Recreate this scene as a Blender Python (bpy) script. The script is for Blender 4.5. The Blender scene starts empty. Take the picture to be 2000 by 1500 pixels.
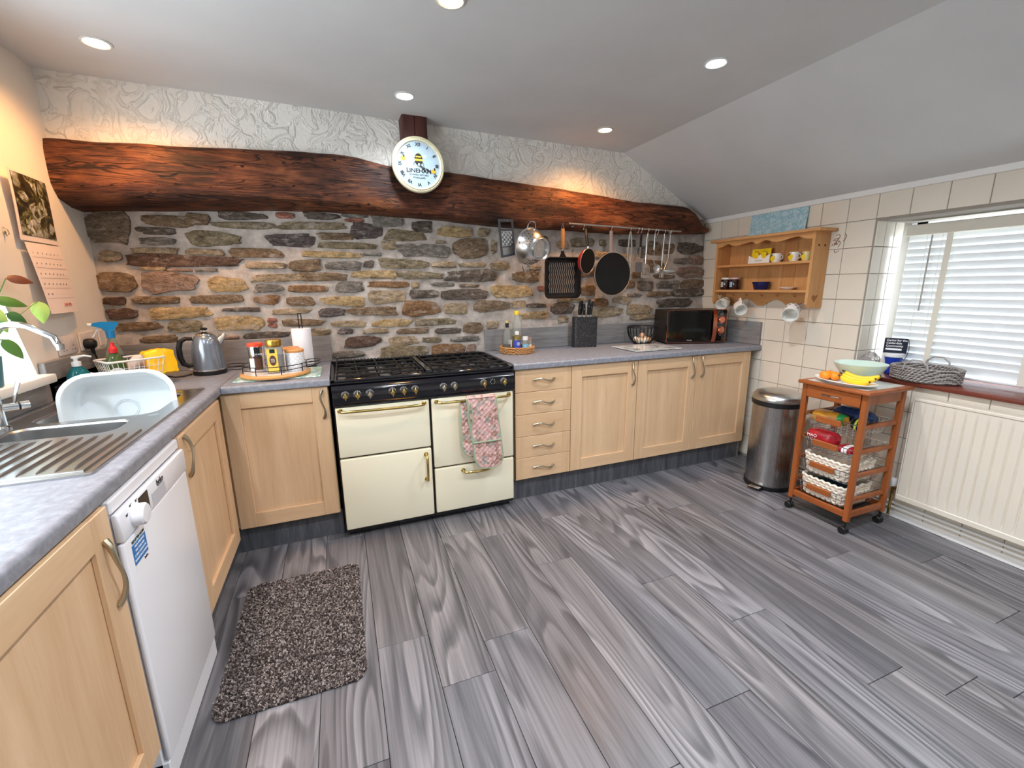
import bpy, bmesh, math, random
from mathutils import Vector, Matrix, noise

S = bpy.context.scene
C = S.collection
PI = math.pi
random.seed(7)

# ------------------------------------------------------------------ camera
def look_matrix(loc, yaw, pitch, roll):
    cy, sy, cp, sp = math.cos(yaw), math.sin(yaw), math.cos(pitch), math.sin(pitch)
    f = Vector((sy*cp, cy*cp, sp)); r = Vector((cy, -sy, 0)); u = r.cross(f)
    c, s = math.cos(roll), math.sin(roll)
    r2 = c*r + s*u; u2 = -s*r + c*u
    m = Matrix((r2, u2, -f)).transposed().to_4x4()
    m.translation = Vector(loc)
    return m
cam_d = bpy.data.cameras.new('camera'); cam = bpy.data.objects.new('camera', cam_d); C.objects.link(cam)
cam_d.sensor_width = 36; cam_d.lens = 36*856.443/2000; cam_d.clip_start = .02; cam_d.clip_end = 200
cam.matrix_world = look_matrix((1.57128, -3.01734, 1.36122), .37022, -.21787, -.01055)
S.camera = cam

# ------------------------------------------------------------------ sky, daylight portals, exposure
W = bpy.data.worlds.new('overcast_sky'); S.world = W; W.use_nodes = True
bg = W.node_tree.nodes['Background']; bg.inputs[0].default_value = (.80, .91, 1.0, 1); bg.inputs[1].default_value = 5.0
def portal(name, loc, rot, sx, sy):
    l = bpy.data.lights.new(name, 'AREA'); l.shape = 'RECTANGLE'; l.size = sx; l.size_y = sy; l.cycles.is_portal = True
    o = bpy.data.objects.new(name, l); o.location = loc; o.rotation_euler = rot; C.objects.link(o)
portal('portal_sink_window', (.05, -1.75, 1.55), (0, -PI/2, 0), 1.15, 2.0)
portal('portal_blind_window', (4.95, -1.95, 1.27), (0, PI/2, 0), .95, 1.4)
vs = S.view_settings
S.display_settings.display_device = 'sRGB'
vs.view_transform = 'Standard'; vs.look = 'None'; vs.gamma = 1; vs.use_curve_mapping = False; vs.exposure = 1.0
S.cycles.use_denoising = True
S.cycles.max_bounces = 10; S.cycles.diffuse_bounces = 5; S.cycles.glossy_bounces = 4; S.cycles.transmission_bounces = 8
S.cycles.sample_clamp_indirect = 6

# ------------------------------------------------------------------ helpers
def lin(c):
    return tuple((v/255/12.92 if v/255 <= .04045 else ((v/255+.055)/1.055)**2.4) for v in c)
_m = {}
class N:
    """small node-tree wrapper"""
    def __init__(s, name):
        s.m = bpy.data.materials.new(name); s.m.use_nodes = True; s.t = s.m.node_tree
        s.b = s.t.nodes['Principled BSDF']
    def n(s, typ, **kw):
        x = s.t.nodes.new(typ)
        for k, v in kw.items():
            if k.startswith('i_'):
                key = k[2:]; key = int(key) if key.isdigit() else key.replace('_', ' ')
                s.set(x.inputs[key], v)
            else: setattr(x, k, v)
        return x
    def set(s, sock, v):
        if isinstance(v, bpy.types.NodeSocket): s.t.links.new(v, sock)
        elif isinstance(v, bpy.types.Node): s.t.links.new(v.outputs[0], sock)
        else:
            if sock.type == 'RGBA' and len(v) == 3: v = tuple(v)+(1,)
            sock.default_value = v
    def coord(s, out='Object', scale=(1,1,1), loc=(0,0,0), rot=(0,0,0)):
        c = s.n('ShaderNodeTexCoord'); mp = s.n('ShaderNodeMapping', i_Scale=scale, i_Location=loc, i_Rotation=rot)
        s.t.links.new(c.outputs[out], mp.inputs[0]); return mp
    def noise(s, vec, scale, detail=3, rough=.5, dist=0, fac=True):
        x = s.n('ShaderNodeTexNoise', i_Scale=scale, i_Detail=detail, i_Roughness=rough, i_Distortion=dist)
        if vec is not None: s.set(x.inputs['Vector'], vec)
        return x.outputs['Factor'] if 'Factor' in x.outputs else x.outputs['Fac']
    def voro(s, vec, scale, feature='F1', out='Distance', rnd=1):
        x = s.n('ShaderNodeTexVoronoi', feature=feature, i_Scale=scale, i_Randomness=rnd)
        if vec is not None: s.set(x.inputs['Vector'], vec)
        return x.outputs[out]
    def ramp(s, fac, stops, interp='LINEAR'):
        x = s.n('ShaderNodeValToRGB'); x.color_ramp.interpolation = interp
        e = x.color_ramp.elements
        while len(e) < len(stops): e.new(.5)
        for el, (p, c) in zip(e, stops):
            el.position = p; el.color = (c, c, c, 1) if isinstance(c, (int, float)) else tuple(c)+(1,)
        s.set(x.inputs[0], fac); return x.outputs[0]
    def mix(s, fac, a, b, mode='MIX'):
        x = s.n('ShaderNodeMix', data_type='RGBA', blend_type=mode)
        s.set(x.inputs[0], fac); s.set(x.inputs[6], a); s.set(x.inputs[7], b); return x.outputs[2]
    def math(s, op, a, b=0.0):
        x = s.n('ShaderNodeMath', operation=op); s.set(x.inputs[0], a); s.set(x.inputs[1], b); return x.outputs[0]
    def bump(s, h, strength=.3, dist=.01):
        x = s.n('ShaderNodeBump', i_Strength=strength, i_Distance=dist, i_Height=h); s.set(s.b.inputs['Normal'], x.outputs[0])
    def out(s, **kw):
        for k, v in kw.items(): s.set(s.b.inputs[k.replace('_', ' ')], v)
        return s.m

def mat(name, col, rough=.5, metal=0.0, var=0, vscale=8, bump=0, bscale=60, trans=0, ior=1.45, emit=0, coat=0, spec=.5, sss=0):
    if name in _m: return _m[name]
    k = N(name); c = lin(col)
    if var:
        f = k.noise(k.coord(), vscale, 4)
        c1 = tuple(max(0, v*(1-var)) for v in c); c2 = tuple(min(1, v*(1+var)) for v in c)
        k.out(Base_Color=k.ramp(f, [(.3, c1), (.7, c2)]))
    else: k.out(Base_Color=c)
    k.out(Roughness=rough, Metallic=metal, IOR=ior)
    k.b.inputs['Specular IOR Level'].default_value = spec
    if trans: k.b.inputs['Transmission Weight'].default_value = trans
    if coat: k.b.inputs['Coat Weight'].default_value = coat
    if emit:
        k.b.inputs['Emission Color'].default_value = c+(1,); k.b.inputs['Emission Strength'].default_value = emit
    if bump: k.bump(k.noise(k.coord(), bscale, 4), bump, .004)
    _m[name] = k.m; return k.m

class MB:
    def __init__(s): s.v = []; s.f = []
    def add(s, v, f):
        o = len(s.v); s.v += [tuple(p) for p in v]; s.f += [tuple(i+o for i in q) for q in f]; return s
    def bm(s, b):
        b.verts.ensure_lookup_table(); b.verts.index_update()
        s.add([v.co for v in b.verts], [[v.index for v in f.verts] for f in b.faces]); b.free(); return s
    def box(s, x0, x1, y0, y1, z0, z1, b=0, seg=1):
        x0, x1 = min(x0, x1), max(x0, x1); y0, y1 = min(y0, y1), max(y0, y1); z0, z1 = min(z0, z1), max(z0, z1)
        if not b:
            return s.add([(x0,y0,z0),(x1,y0,z0),(x1,y1,z0),(x0,y1,z0),(x0,y0,z1),(x1,y0,z1),(x1,y1,z1),(x0,y1,z1)],
                         [(3,2,1,0),(4,5,6,7),(0,1,5,4),(1,2,6,5),(2,3,7,6),(3,0,4,7)])
        q = bmesh.new(); bmesh.ops.create_cube(q, size=1)
        for v in q.verts: v.co = ((x0+x1)/2+v.co.x*(x1-x0), (y0+y1)/2+v.co.y*(y1-y0), (z0+z1)/2+v.co.z*(z1-z0))
        bmesh.ops.bevel(q, geom=list(q.edges), offset=min(b, .49*min(x1-x0, y1-y0, z1-z0)), segments=seg, profile=.5, affect='EDGES')
        return s.bm(q)
    def tube(s, pts, r, n=8, closed=False, flat=1.0):
        P = [Vector(p) for p in pts]; L = len(P)
        R = [r]*L if isinstance(r, (int, float)) else list(r)
        t0 = (P[1]-P[0]).normalized(); a = Vector((0,0,1)) if abs(t0.z) < .9 else Vector((1,0,0))
        u = (a - t0*a.dot(t0)).normalized(); vs, rings = [], []
        for i in range(L):
            if closed: t = (P[(i+1) % L]-P[i-1]).normalized()
            else: t = (P[min(i+1, L-1)]-P[max(i-1, 0)]).normalized()
            u = (u - t*u.dot(t)); u = u.normalized() if u.length > 1e-6 else Vector((1,0,0)); w = t.cross(u)
            for k in range(n):
                an = 2*PI*k/n; vs.append(P[i]+R[i]*(math.cos(an)*u+flat*math.sin(an)*w))
        f = []
        for i in range(L if closed else L-1):
            j = (i+1) % L
            for k in range(n): f.append((i*n+k, i*n+(k+1) % n, j*n+(k+1) % n, j*n+k))
        if not closed: f += [tuple(range(n-1, -1, -1)), tuple((L-1)*n+k for k in range(n))]
        return s.add(vs, f)
    def lathe(s, prof, n=24, c=(0,0,0), axis='Z', sx=1, sy=1, cap=True):
        vs, f = [], []; L = len(prof)
        for (r, z) in prof:
            for k in range(n):
                a = 2*PI*k/n; x, y = r*math.cos(a)*sx, r*math.sin(a)*sy
                p = {'Z': (x, y, z), 'Y': (x, -z, y), 'X': (z, x, y)}[axis]
                vs.append((p[0]+c[0], p[1]+c[1], p[2]+c[2]))
        for i in range(L-1):
            for k in range(n): f.append((i*n+k, i*n+(k+1) % n, (i+1)*n+(k+1) % n, (i+1)*n+k))
        if cap and prof[0][0] > 1e-5: f.append(tuple(range(n-1, -1, -1)))
        if cap and prof[-1][0] > 1e-5: f.append(tuple((L-1)*n+k for k in range(n)))
        return s.add(vs, f)
    def ell(s, c, r, n=16, m=10):
        if isinstance(r, (int, float)): r = (r, r, r)
        prof = [(math.sin(PI*i/m), -math.cos(PI*i/m)) for i in range(m+1)]
        o = MB().lathe(prof, n)
        return s.add([(c[0]+v[0]*r[0], c[1]+v[1]*r[1], c[2]+v[2]*r[2]) for v in o.v], o.f)
    def prism(s, poly, axis, a, b, holes=()):
        """2D outline (optionally with holes) extruded from a to b along axis; the outline gives the other two coordinates in order"""
        def P(q, h): return {'X': (h, q[0], q[1]), 'Y': (q[0], h, q[1]), 'Z': (q[0], q[1], h)}[axis]
        q = bmesh.new(); es = []
        for loop in (poly,)+tuple(holes):
            vv = [q.verts.new(P(p, a)) for p in loop]
            es += [q.edges.new((vv[i], vv[(i+1) % len(vv)])) for i in range(len(vv))]
        if holes: bmesh.ops.triangle_fill(q, edges=es, use_beauty=True)
        else: q.faces.new(q.verts)
        g = bmesh.ops.extrude_face_region(q, geom=list(q.faces))
        d = Vector(P((0, 0), b))-Vector(P((0, 0), a))
        for e in g['geom']:
            if isinstance(e, bmesh.types.BMVert): e.co += d
        bmesh.ops.recalc_face_normals(q, faces=list(q.faces))
        return s.bm(q)
    def grid(s, fn, nu, nv):
        vs = [fn(i/nu, j/nv) for j in range(nv+1) for i in range(nu+1)]
        return s.add(vs, [(j*(nu+1)+i, j*(nu+1)+i+1, (j+1)*(nu+1)+i+1, (j+1)*(nu+1)+i) for j in range(nv) for i in range(nu)])
    def xf(s, m):
        s.v = [tuple(m @ Vector(p)) for p in s.v]; return s
    def build(s, name, m, parent=None, smooth=True, angle=35, loc=None, rz=0):
        me = bpy.data.meshes.new(name); me.from_pydata(s.v, [], s.f); me.validate(); me.update()
        q = bmesh.new(); q.from_mesh(me); bmesh.ops.recalc_face_normals(q, faces=list(q.faces)); q.to_mesh(me); q.free()
        if smooth: me.shade_smooth(); me.set_sharp_from_angle(angle=math.radians(angle))
        for x in (m if isinstance(m, (list, tuple)) else [m]): me.materials.append(x)
        o = bpy.data.objects.new(name, me); C.objects.link(o)
        if loc is not None: o.location = loc
        o.rotation_euler[2] = rz
        if parent: o.parent = parent
        return o
def tag(o, label, cat, group=None):
    o['label'] = label; o['category'] = cat
    if group: o['group'] = group
    return o
def thing(name, label, cat, loc=(0,0,0), rz=0, group=None):
    o = bpy.data.objects.new(name, None); C.objects.link(o); o.empty_display_size = .05
    o.location = loc; o.rotation_euler[2] = rz
    return tag(o, label, cat, group)
def struct(o, label=None):
    o['kind'] = 'structure'
    if label: o['label'] = label
    return o
def text(txt, size, m, parent, loc, rot=(PI/2, 0, 0), name='lettering', ext=.0004, align='CENTER', sx=1, bold=0):
    cu = bpy.data.curves.new('t', 'FONT'); cu.body = txt; cu.size = size; cu.align_x = align; cu.align_y = 'CENTER'; cu.extrude = ext
    cu.resolution_u = 3; cu.offset = bold
    t = bpy.data.objects.new('t', cu); C.objects.link(t)
    me = bpy.data.meshes.new_from_object(t); bpy.data.objects.remove(t); bpy.data.curves.remove(cu)
    me.materials.clear(); me.materials.append(m)
    o = bpy.data.objects.new(name, me); C.objects.link(o); o.parent = parent; o.location = loc; o.rotation_euler = rot; o.scale = (sx, 1, 1)
    return o
def copy_tree(o, parent=None):
    c = o.copy(); C.objects.link(c)
    if parent: c.parent = parent
    for ch in list(o.children): copy_tree(ch, c)
    return c
def arc(c, r, a0, a1, n, plane='XZ'):
    out = []
    for i in range(n+1):
        a = a0+(a1-a0)*i/n; p, q = r*math.cos(a), r*math.sin(a)
        out.append({'XZ': (c[0]+p, c[1], c[2]+q), 'XY': (c[0]+p, c[1]+q, c[2]), 'YZ': (c[0], c[1]+p, c[2]+q)}[plane])
    return out
def rrect(x0, x1, z0, z1, r, n=5):
    pts = []
    for cx, cz, a in ((x1-r, z1-r, 0), (x0+r, z1-r, PI/2), (x0+r, z0+r, PI), (x1-r, z0+r, 1.5*PI)):
        pts += [(cx+r*math.cos(a+PI/2*i/n), cz+r*math.sin(a+PI/2*i/n)) for i in range(n+1)]
    return pts

# ------------------------------------------------------------------ shared materials
def wood_mat(name, c0, c1, axis='Z', scale=9, stretch=.06, rough=.45, lines=.5, rnd=False, spec=.4):
    """grain runs along axis"""
    k = N(name); sc = {'X': (stretch, 1, 1), 'Y': (1, stretch, 1), 'Z': (1, 1, stretch)}[axis]
    v = k.coord('Object', sc)
    if rnd:
        oi = k.n('ShaderNodeObjectInfo'); cm = k.n('ShaderNodeVectorMath', operation='ADD'); k.set(cm.inputs[0], v)
        mu = k.math('MULTIPLY', oi.outputs['Random'], 37.0); cx = k.n('ShaderNodeCombineXYZ', i_X=mu, i_Y=mu, i_Z=mu); k.set(cm.inputs[1], cx); v = cm
    f1 = k.noise(v, scale, 5, .6, .6); f2 = k.noise(v, scale*7, 3, .6)
    f = k.math('ADD', k.math('MULTIPLY', f1, 1-lines*.5), k.math('MULTIPLY', f2, lines*.5))
    k.out(Base_Color=k.ramp(f, [(.32, lin(c0)), (.68, lin(c1))]), Roughness=rough)
    k.b.inputs['Specular IOR Level'].default_value = spec
    k.bump(f2, .05, .002); return k.m
MAPLE = wood_mat('maple_vertical', (206, 168, 128), (228, 194, 156), 'Z', 14, .07)
MAPLE_H = wood_mat('maple_horizontal', (206, 168, 128), (228, 194, 156), 'X', 14, .07)
PINE = wood_mat('pine', (190, 132, 78), (214, 162, 106), 'Z', 16, .08)
PINE_H = wood_mat('pine_horizontal', (190, 132, 78), (214, 162, 106), 'Y', 16, .08)
CART = wood_mat('orange_stained_wood', (136, 70, 30), (168, 94, 46), 'Z', 18, .08, .35)
CART_H = wood_mat('orange_stained_wood_horizontal', (136, 70, 30), (168, 94, 46), 'Y', 18, .08, .35)
STEEL = mat('brushed_steel', (200, 200, 198), .28, 1)
CHROME = mat('chrome', (225, 228, 230), .08, 1)
BRASS = mat('brass', (205, 180, 110), .2, 1)
NICKEL = mat('satin_nickel', (188, 178, 155), .32, 1)
BLACKM = mat('black_metal', (22, 22, 24), .35, 0)
BLACKP = mat('black_plastic', (20, 20, 21), .45)
WHITEP = mat('white_plastic', (238, 240, 240), .35)
WHITEG = mat('white_glaze', (240, 238, 232), .15)
CREAM = mat('cream_enamel', (240, 232, 205), .18, coat=.3)
BLACKE = mat('black_enamel', (12, 12, 20), .12, coat=.5)
GLASS = mat('clear_glass', (250, 252, 252), .02, trans=1, ior=1.3)
INK = mat('black_ink', (25, 25, 28), .6)
PRINTW = mat('white_print', (245, 245, 245), .5)

# ================================================================== the room
def wall_y(x, z):            # the rubble wall is not quite square to the right-hand wall
    return .06*max(0, (x-3.5)/1.04)*max(0, (z-1.1)/.7)
def beam_y(x): return -.25+.0512*(x-.4)
def plaster_y(x): return -.2+.0613*(x-.4)

def plaster_mat(name, col, strokes):
    k = N(name); v = k.coord()
    n1 = k.noise(v, 3, 4); base = k.ramp(n1, [(.3, tuple(c*.94 for c in lin(col))), (.7, lin(col))])
    k.out(Base_Color=base, Roughness=.85); k.b.inputs['Specular IOR Level'].default_value = .2
    if strokes:
        e = k.noise(v, 7, 2, .5, 2.6); r = k.ramp(e, [(.42, 0), (.485, 1), (.50, .15), (.56, .8), (.62, .4)])
        g = k.noise(v, 26, 3, .6, 1.4); k.bump(k.math('ADD', r, k.math('MULTIPLY', g, .35)), strokes, .012)
    else: k.bump(k.noise(v, 22, 5), .12, .006)
    return k.m
PLASTER = plaster_mat('white_plaster', (236, 230, 220), 0)
ARTEX = plaster_mat('white_artex_plaster', (238, 234, 226), .55)
CEIL = plaster_mat('ceiling_paint', (208, 208, 207), 0)

# ---- floor: a slab with laminate planks laid on it
def plank_mat():
    k = N('grey_oak_laminate'); oi = k.n('ShaderNodeObjectInfo'); rnd = oi.outputs['Random']
    c = k.n('ShaderNodeTexCoord'); off = k.math('MULTIPLY', rnd, 53.0)
    cx = k.n('ShaderNodeCombineXYZ', i_X=off, i_Y=off, i_Z=off)
    def vec(sx, sy):
        m = k.n('ShaderNodeMapping', i_Scale=(sx, sy, 1)); k.t.links.new(c.outputs['Object'], m.inputs[0])
        a = k.n('ShaderNodeVectorMath', operation='ADD'); k.set(a.inputs[0], m); k.set(a.inputs[1], cx); return a
    ring = k.noise(vec(4.0, .42), 1.0, 2, .35, .2)
    saw = k.math('FRACT', k.math('MULTIPLY', ring, 24.0))
    cath = k.ramp(saw, [(0, .35), (.12, 1), (.5, .78), (.88, .2), (1, .35)])
    where = k.ramp(k.noise(vec(6, .8), 1.0, 2), [(.42, .15), (.58, 1)])
    fine = k.noise(vec(120, 2.6), 1.0, 4, .6)
    band = k.noise(vec(16, .45), 1.0, 4, .55)
    cw = k.math('ADD', k.math('MULTIPLY', k.math('SUBTRACT', cath, .6), where), .6)
    f = k.math('ADD', k.math('ADD', k.math('MULTIPLY', cw, .26), k.math('MULTIPLY', fine, .30)), k.math('MULTIPLY', band, .44))
    col = k.ramp(f, [(.34, lin((74, 74, 77))), (.48, lin((104, 104, 107))), (.60, lin((134, 133, 135))), (.74, lin((168, 166, 167)))])
    tone = k.ramp(rnd, [(0, lin((196, 197, 202))), (.3, lin((238, 234, 234))), (.6, lin((222, 222, 228))), (.8, lin((246, 246, 250))), (1, lin((206, 202, 204)))])
    col = k.mix(1.0, col, tone, 'MULTIPLY')
    k.out(Base_Color=col, Roughness=k.ramp(fine, [(.3, .30), (.7, .42)])); k.bump(fine, .06, .002)
    k.b.inputs['Specular IOR Level'].default_value = .5
    return k.m
PLANK = plank_mat()
floor = struct(MB().box(.05, 4.62, -4.7, .1, -.1, -.008).build('floor', mat('dark_joint', (48, 47, 48), .8)), 'grey oak laminate floor')
joints = {-1: [-1.2, -2.5], 0: [-.95, -2.3], 1: [-1.46, -2.75], 2: [-.62, -1.92, -3.2], 3: [-1.487, -2.8], 4: [-1.747, -3.05], 5: [-.815, -1.605, -2.95], 6: [-.906, -2.25, -3.5],
          7: [-1.246, -2.6], 8: [-.85, -2.15, -3.4], 9: [-1.56, -2.9], 10: [-.55, -1.89, -3.2], 11: [-.95, -2.287, -3.6], 12: [-1.04, -2.41], 13: [-1.2, -2.5],
          14: [-.8, -1.75, -3.0], 15: [-1.3, -2.3], 16: [-.95, -1.95, -3.2], 17: [-1.5, -2.7]}
for i in range(-1, 18):
    x0 = 1.005+.1968*i; x1 = min(x0+.1968, 4.545); ys = [-.30]+joints[i]+[-4.6]
    for a, b in zip(ys[:-1], ys[1:]):
        g = .0009; h = (x1-x0)/2; L = (a-b)/2
        p = MB().box(-h+g, h-g, -L+g, L-g, -.009, 0, .0012).build('floor_plank', PLANK, floor, False)
        p.location = ((x0+x1)/2, (a+b)/2, 0)

# ---- rubble stone back wall
MORTAR = N('lime_mortar'); _v = MORTAR.coord(); _n = MORTAR.noise(_v, 14, 6, .65)
MORTAR.out(Base_Color=MORTAR.ramp(_n, [(.30, lin((150, 141, 133))), (.5, lin((180, 171, 163))), (.70, lin((206, 198, 190)))]), Roughness=.95); MORTAR.bump(MORTAR.noise(_v, 45, 6, .7), .5, .01); MORTAR = MORTAR.m
STONE_COL = {'a': (162, 143, 116), 'b': (126, 106, 84), 'd': (98, 88, 79), 'g': (122, 116, 108), 'y': (176, 151, 110), 'r': (150, 98, 82), 'p': (92, 83, 81),
             'o': (134, 121, 97), 'k': (148, 124, 109), 'm': (98, 78, 68), 'n': (136, 104, 74), 'w': (126, 113, 97)}
def stone_mat(key):
    k = N('stone_'+key); v = k.coord('Object', (1, 1, 2.2)); c = lin(STONE_COL[key])
    oi = k.n('ShaderNodeObjectInfo'); mv = k.n('ShaderNodeVectorMath', operation='ADD'); k.set(mv.inputs[0], v)
    mu = k.math('MULTIPLY', oi.outputs['Random'], 9.0); k.set(mv.inputs[1], k.n('ShaderNodeCombineXYZ', i_X=mu, i_Y=mu, i_Z=mu))
    f = k.noise(mv, 22, 8, .72, .5); f2 = k.noise(mv, 130, 5, .75)
    f = k.math('ADD', k.math('MULTIPLY', f, .6), k.math('MULTIPLY', f2, .4))
    sc = k.ramp(f, [(.40, tuple(x*.32 for x in c)), (.47, tuple(x*.8 for x in c)), (.53, tuple(min(1, x*1.1) for x in c)), (.60, tuple(min(1, x*1.5+.06) for x in c))])
    sm = k.ramp(k.noise(mv, 13, 6, .7, .6), [(.55, 0), (.66, .75)])
    k.out(Base_Color=k.mix(sm, sc, lin((178, 168, 158))), Roughness=.9)
    k.b.inputs['Specular IOR Level'].default_value = .25
    k.bump(f, .9, .012); return k.m
STONES = {k: stone_mat(k) for k in STONE_COL}
def rub(u, v):
    x, z = .38+u*4.3, .0+v*1.92
    return (x, wall_y(x, z)+.010*noise.noise((x*5, z*7, 1.3))+.006*noise.noise((x*19, z*23, 4)), z)
m = MB().grid(rub, 172, 76); n0 = len(m.v)
m.add([(.38, .12, 0), (4.68, .12, 0), (4.68, .12, 1.92), (.38, .12, 1.92)], [(0, 1, 2, 3)])
wall_back = struct(m.build('wall_back', MORTAR), 'rubble stone back wall with pale lime mortar')
stone_data = """0.486,1.692,0.199,0.147,w 0.74,1.728,0.24,0.053,b 0.89,1.744,0.107,0.059,b 1.111,1.771,0.237,0.038,d 1.105,1.719,0.292,0.035,o 0.698,1.676,0.17,0.033,d
0.694,1.623,0.164,0.037,g 0.954,1.643,0.252,0.069,o 0.671,1.573,0.216,0.031,a 0.905,1.569,0.175,0.034,a 1.159,1.569,0.271,0.049,b 0.472,1.541,0.098,0.05,a
0.808,1.52,0.523,0.06,m 1.196,1.498,0.2,0.035,a 0.646,1.477,0.11,0.021,a 0.769,1.47,0.119,0.017,k 0.895,1.47,0.111,0.017,g 0.475,1.408,0.161,0.091,b
0.715,1.406,0.248,0.094,k 0.99,1.39,0.193,0.075,y 1.287,1.429,0.332,0.039,a 1.192,1.368,0.153,0.044,g 0.451,1.308,0.09,0.037,m 0.642,1.31,0.206,0.039,b
0.924,1.308,0.268,0.045,b 1.173,1.302,0.128,0.047,n 0.474,1.24,0.141,0.053,m 0.74,1.237,0.297,0.058,y 1.043,1.247,0.208,0.023,d 1.3,1.228,0.21,0.032,a
0.537,1.17,0.192,0.044,b 0.753,1.163,0.154,0.062,o 1.014,1.169,0.237,0.078,y 1.192,1.18,0.05,0.024,r 1.189,1.148,0.05,0.027,r 0.617,1.093,0.17,0.039,b
0.962,1.088,0.089,0.02,k 1.149,1.091,0.235,0.038,d 1.327,1.782,0.101,0.029,r 1.466,1.731,0.374,0.039,o 1.343,1.644,0.249,0.066,p 1.518,1.79,0.194,0.038,d
1.712,1.799,0.136,0.024,g 1.71,1.772,0.109,0.021,r 1.905,1.773,0.192,0.059,g 2.128,1.748,0.132,0.069,d 2.343,1.725,0.232,0.06,y 2.542,1.73,0.075,0.053,a
1.594,1.675,0.209,0.039,b 1.781,1.712,0.18,0.087,p 2.019,1.691,0.251,0.062,o 1.658,1.622,0.336,0.035,o 1.903,1.631,0.09,0.05,a 2.14,1.603,0.33,0.076,g
2.24,1.657,0.07,0.019,a 2.447,1.622,0.235,0.11,b 2.615,1.635,0.042,0.077,a 1.552,1.566,0.335,0.036,y 1.803,1.573,0.102,0.02,g 1.994,1.518,0.309,0.055,o
1.403,1.502,0.173,0.059,b 1.626,1.502,0.207,0.047,g 1.772,1.511,0.063,0.039,d 2.256,1.512,0.163,0.037,a 2.453,1.512,0.175,0.028,a 2.66,1.507,0.113,0.048,a
1.505,1.435,0.284,0.049,b 1.804,1.447,0.264,0.044,y 2.11,1.442,0.289,0.043,o 2.455,1.439,0.363,0.07,d 1.41,1.362,0.224,0.039,n 1.643,1.37,0.165,0.062,g
1.884,1.385,0.252,0.037,n 2.059,1.378,0.053,0.035,a 2.244,1.383,0.16,0.025,g 2.429,1.372,0.154,0.018,b 1.877,1.307,0.227,0.074,a 2.115,1.319,0.186,0.049,d
2.397,1.315,0.329,0.062,d 1.362,1.288,0.151,0.049,b 1.605,1.285,0.254,0.054,y 1.528,1.215,0.153,0.047,p 1.782,1.218,0.314,0.056,b 2.096,1.225,0.248,0.091,n
2.325,1.22,0.169,0.071,a 2.595,1.23,0.271,0.073,b 1.36,1.159,0.225,0.039,b 1.619,1.141,0.203,0.037,a 1.892,1.135,0.235,0.042,y 2.182,1.132,0.296,0.044,o
1.602,1.095,0.094,0.033,p 1.786,1.088,0.153,0.03,a 2.03,1.078,0.213,0.034,b 2.265,1.069,0.184,0.038,d 2.45,1.081,0.131,0.07,b 1.699,1.023,0.222,0.066,m
1.96,1.012,0.188,0.058,a 2.152,1.011,0.132,0.034,o 2.388,1.006,0.191,0.035,g 1.452,1.095,0.117,0.038,o 1.61,0.946,0.191,0.038,g 1.959,0.939,0.316,0.072,o
2.264,0.938,0.236,0.07,n 2.596,1.097,0.089,0.05,a 2.433,0.939,0.069,0.051,k 2.758,1.329,0.297,0.079,y 2.859,1.433,0.209,0.071,b 2.652,1.502,0.137,0.044,o
2.979,1.345,0.058,0.036,r 2.941,1.224,0.144,0.03,d 3.16,1.196,0.187,0.075,d 2.93,1.151,0.226,0.048,y 3.169,1.114,0.092,0.044,a 3.498,1.236,0.135,0.055,n
3.562,1.158,0.258,0.07,a 3.687,1.248,0.168,0.051,a 3.867,1.168,0.262,0.072,a 3.812,1.288,0.132,0.023,g 4.066,1.29,0.247,0.039,b 4.373,1.297,0.332,0.056,d
3.921,1.356,0.151,0.07,g 4.159,1.366,0.232,0.058,g 4.421,1.369,0.231,0.068,b 4.232,1.215,0.369,0.069,d 3.753,1.372,0.113,0.051,b 3.845,1.443,0.125,0.046,b
4.112,1.432,0.205,0.03,b 4.396,1.469,0.273,0.082,k 4.383,1.66,0.269,0.08,d 3.72,1.687,0.165,0.048,d 3.496,1.683,0.058,0.043,o 3.324,1.683,0.202,0.059,o
3.885,1.625,0.092,0.081,g 4.001,1.655,0.134,0.1,b 4.146,1.653,0.108,0.074,b 3.455,1.594,0.199,0.048,a 4.277,1.559,0.136,0.043,g 4.446,1.569,0.153,0.067,k
3.006,1.651,0.066,0.123,b 3.365,1.478,0.135,0.079,b 3.375,1.328,0.126,0.062,b 3.659,1.579,0.142,0.049,y 3.155,1.658,0.098,0.05,a 4.003,1.517,0.2,0.084,b
3.92,1.107,0.237,0.039,a 2.926,1.498,0.113,0.033,a 3.128,1.515,0.197,0.068,b 3.14,1.421,0.218,0.051,g 3.141,1.34,0.179,0.061,a 3.598,1.518,0.27,0.053,o
3.607,1.438,0.262,0.054,b 3.244,1.256,0.266,0.031,o 2.8,1.236,0.121,0.046,a"""
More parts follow.
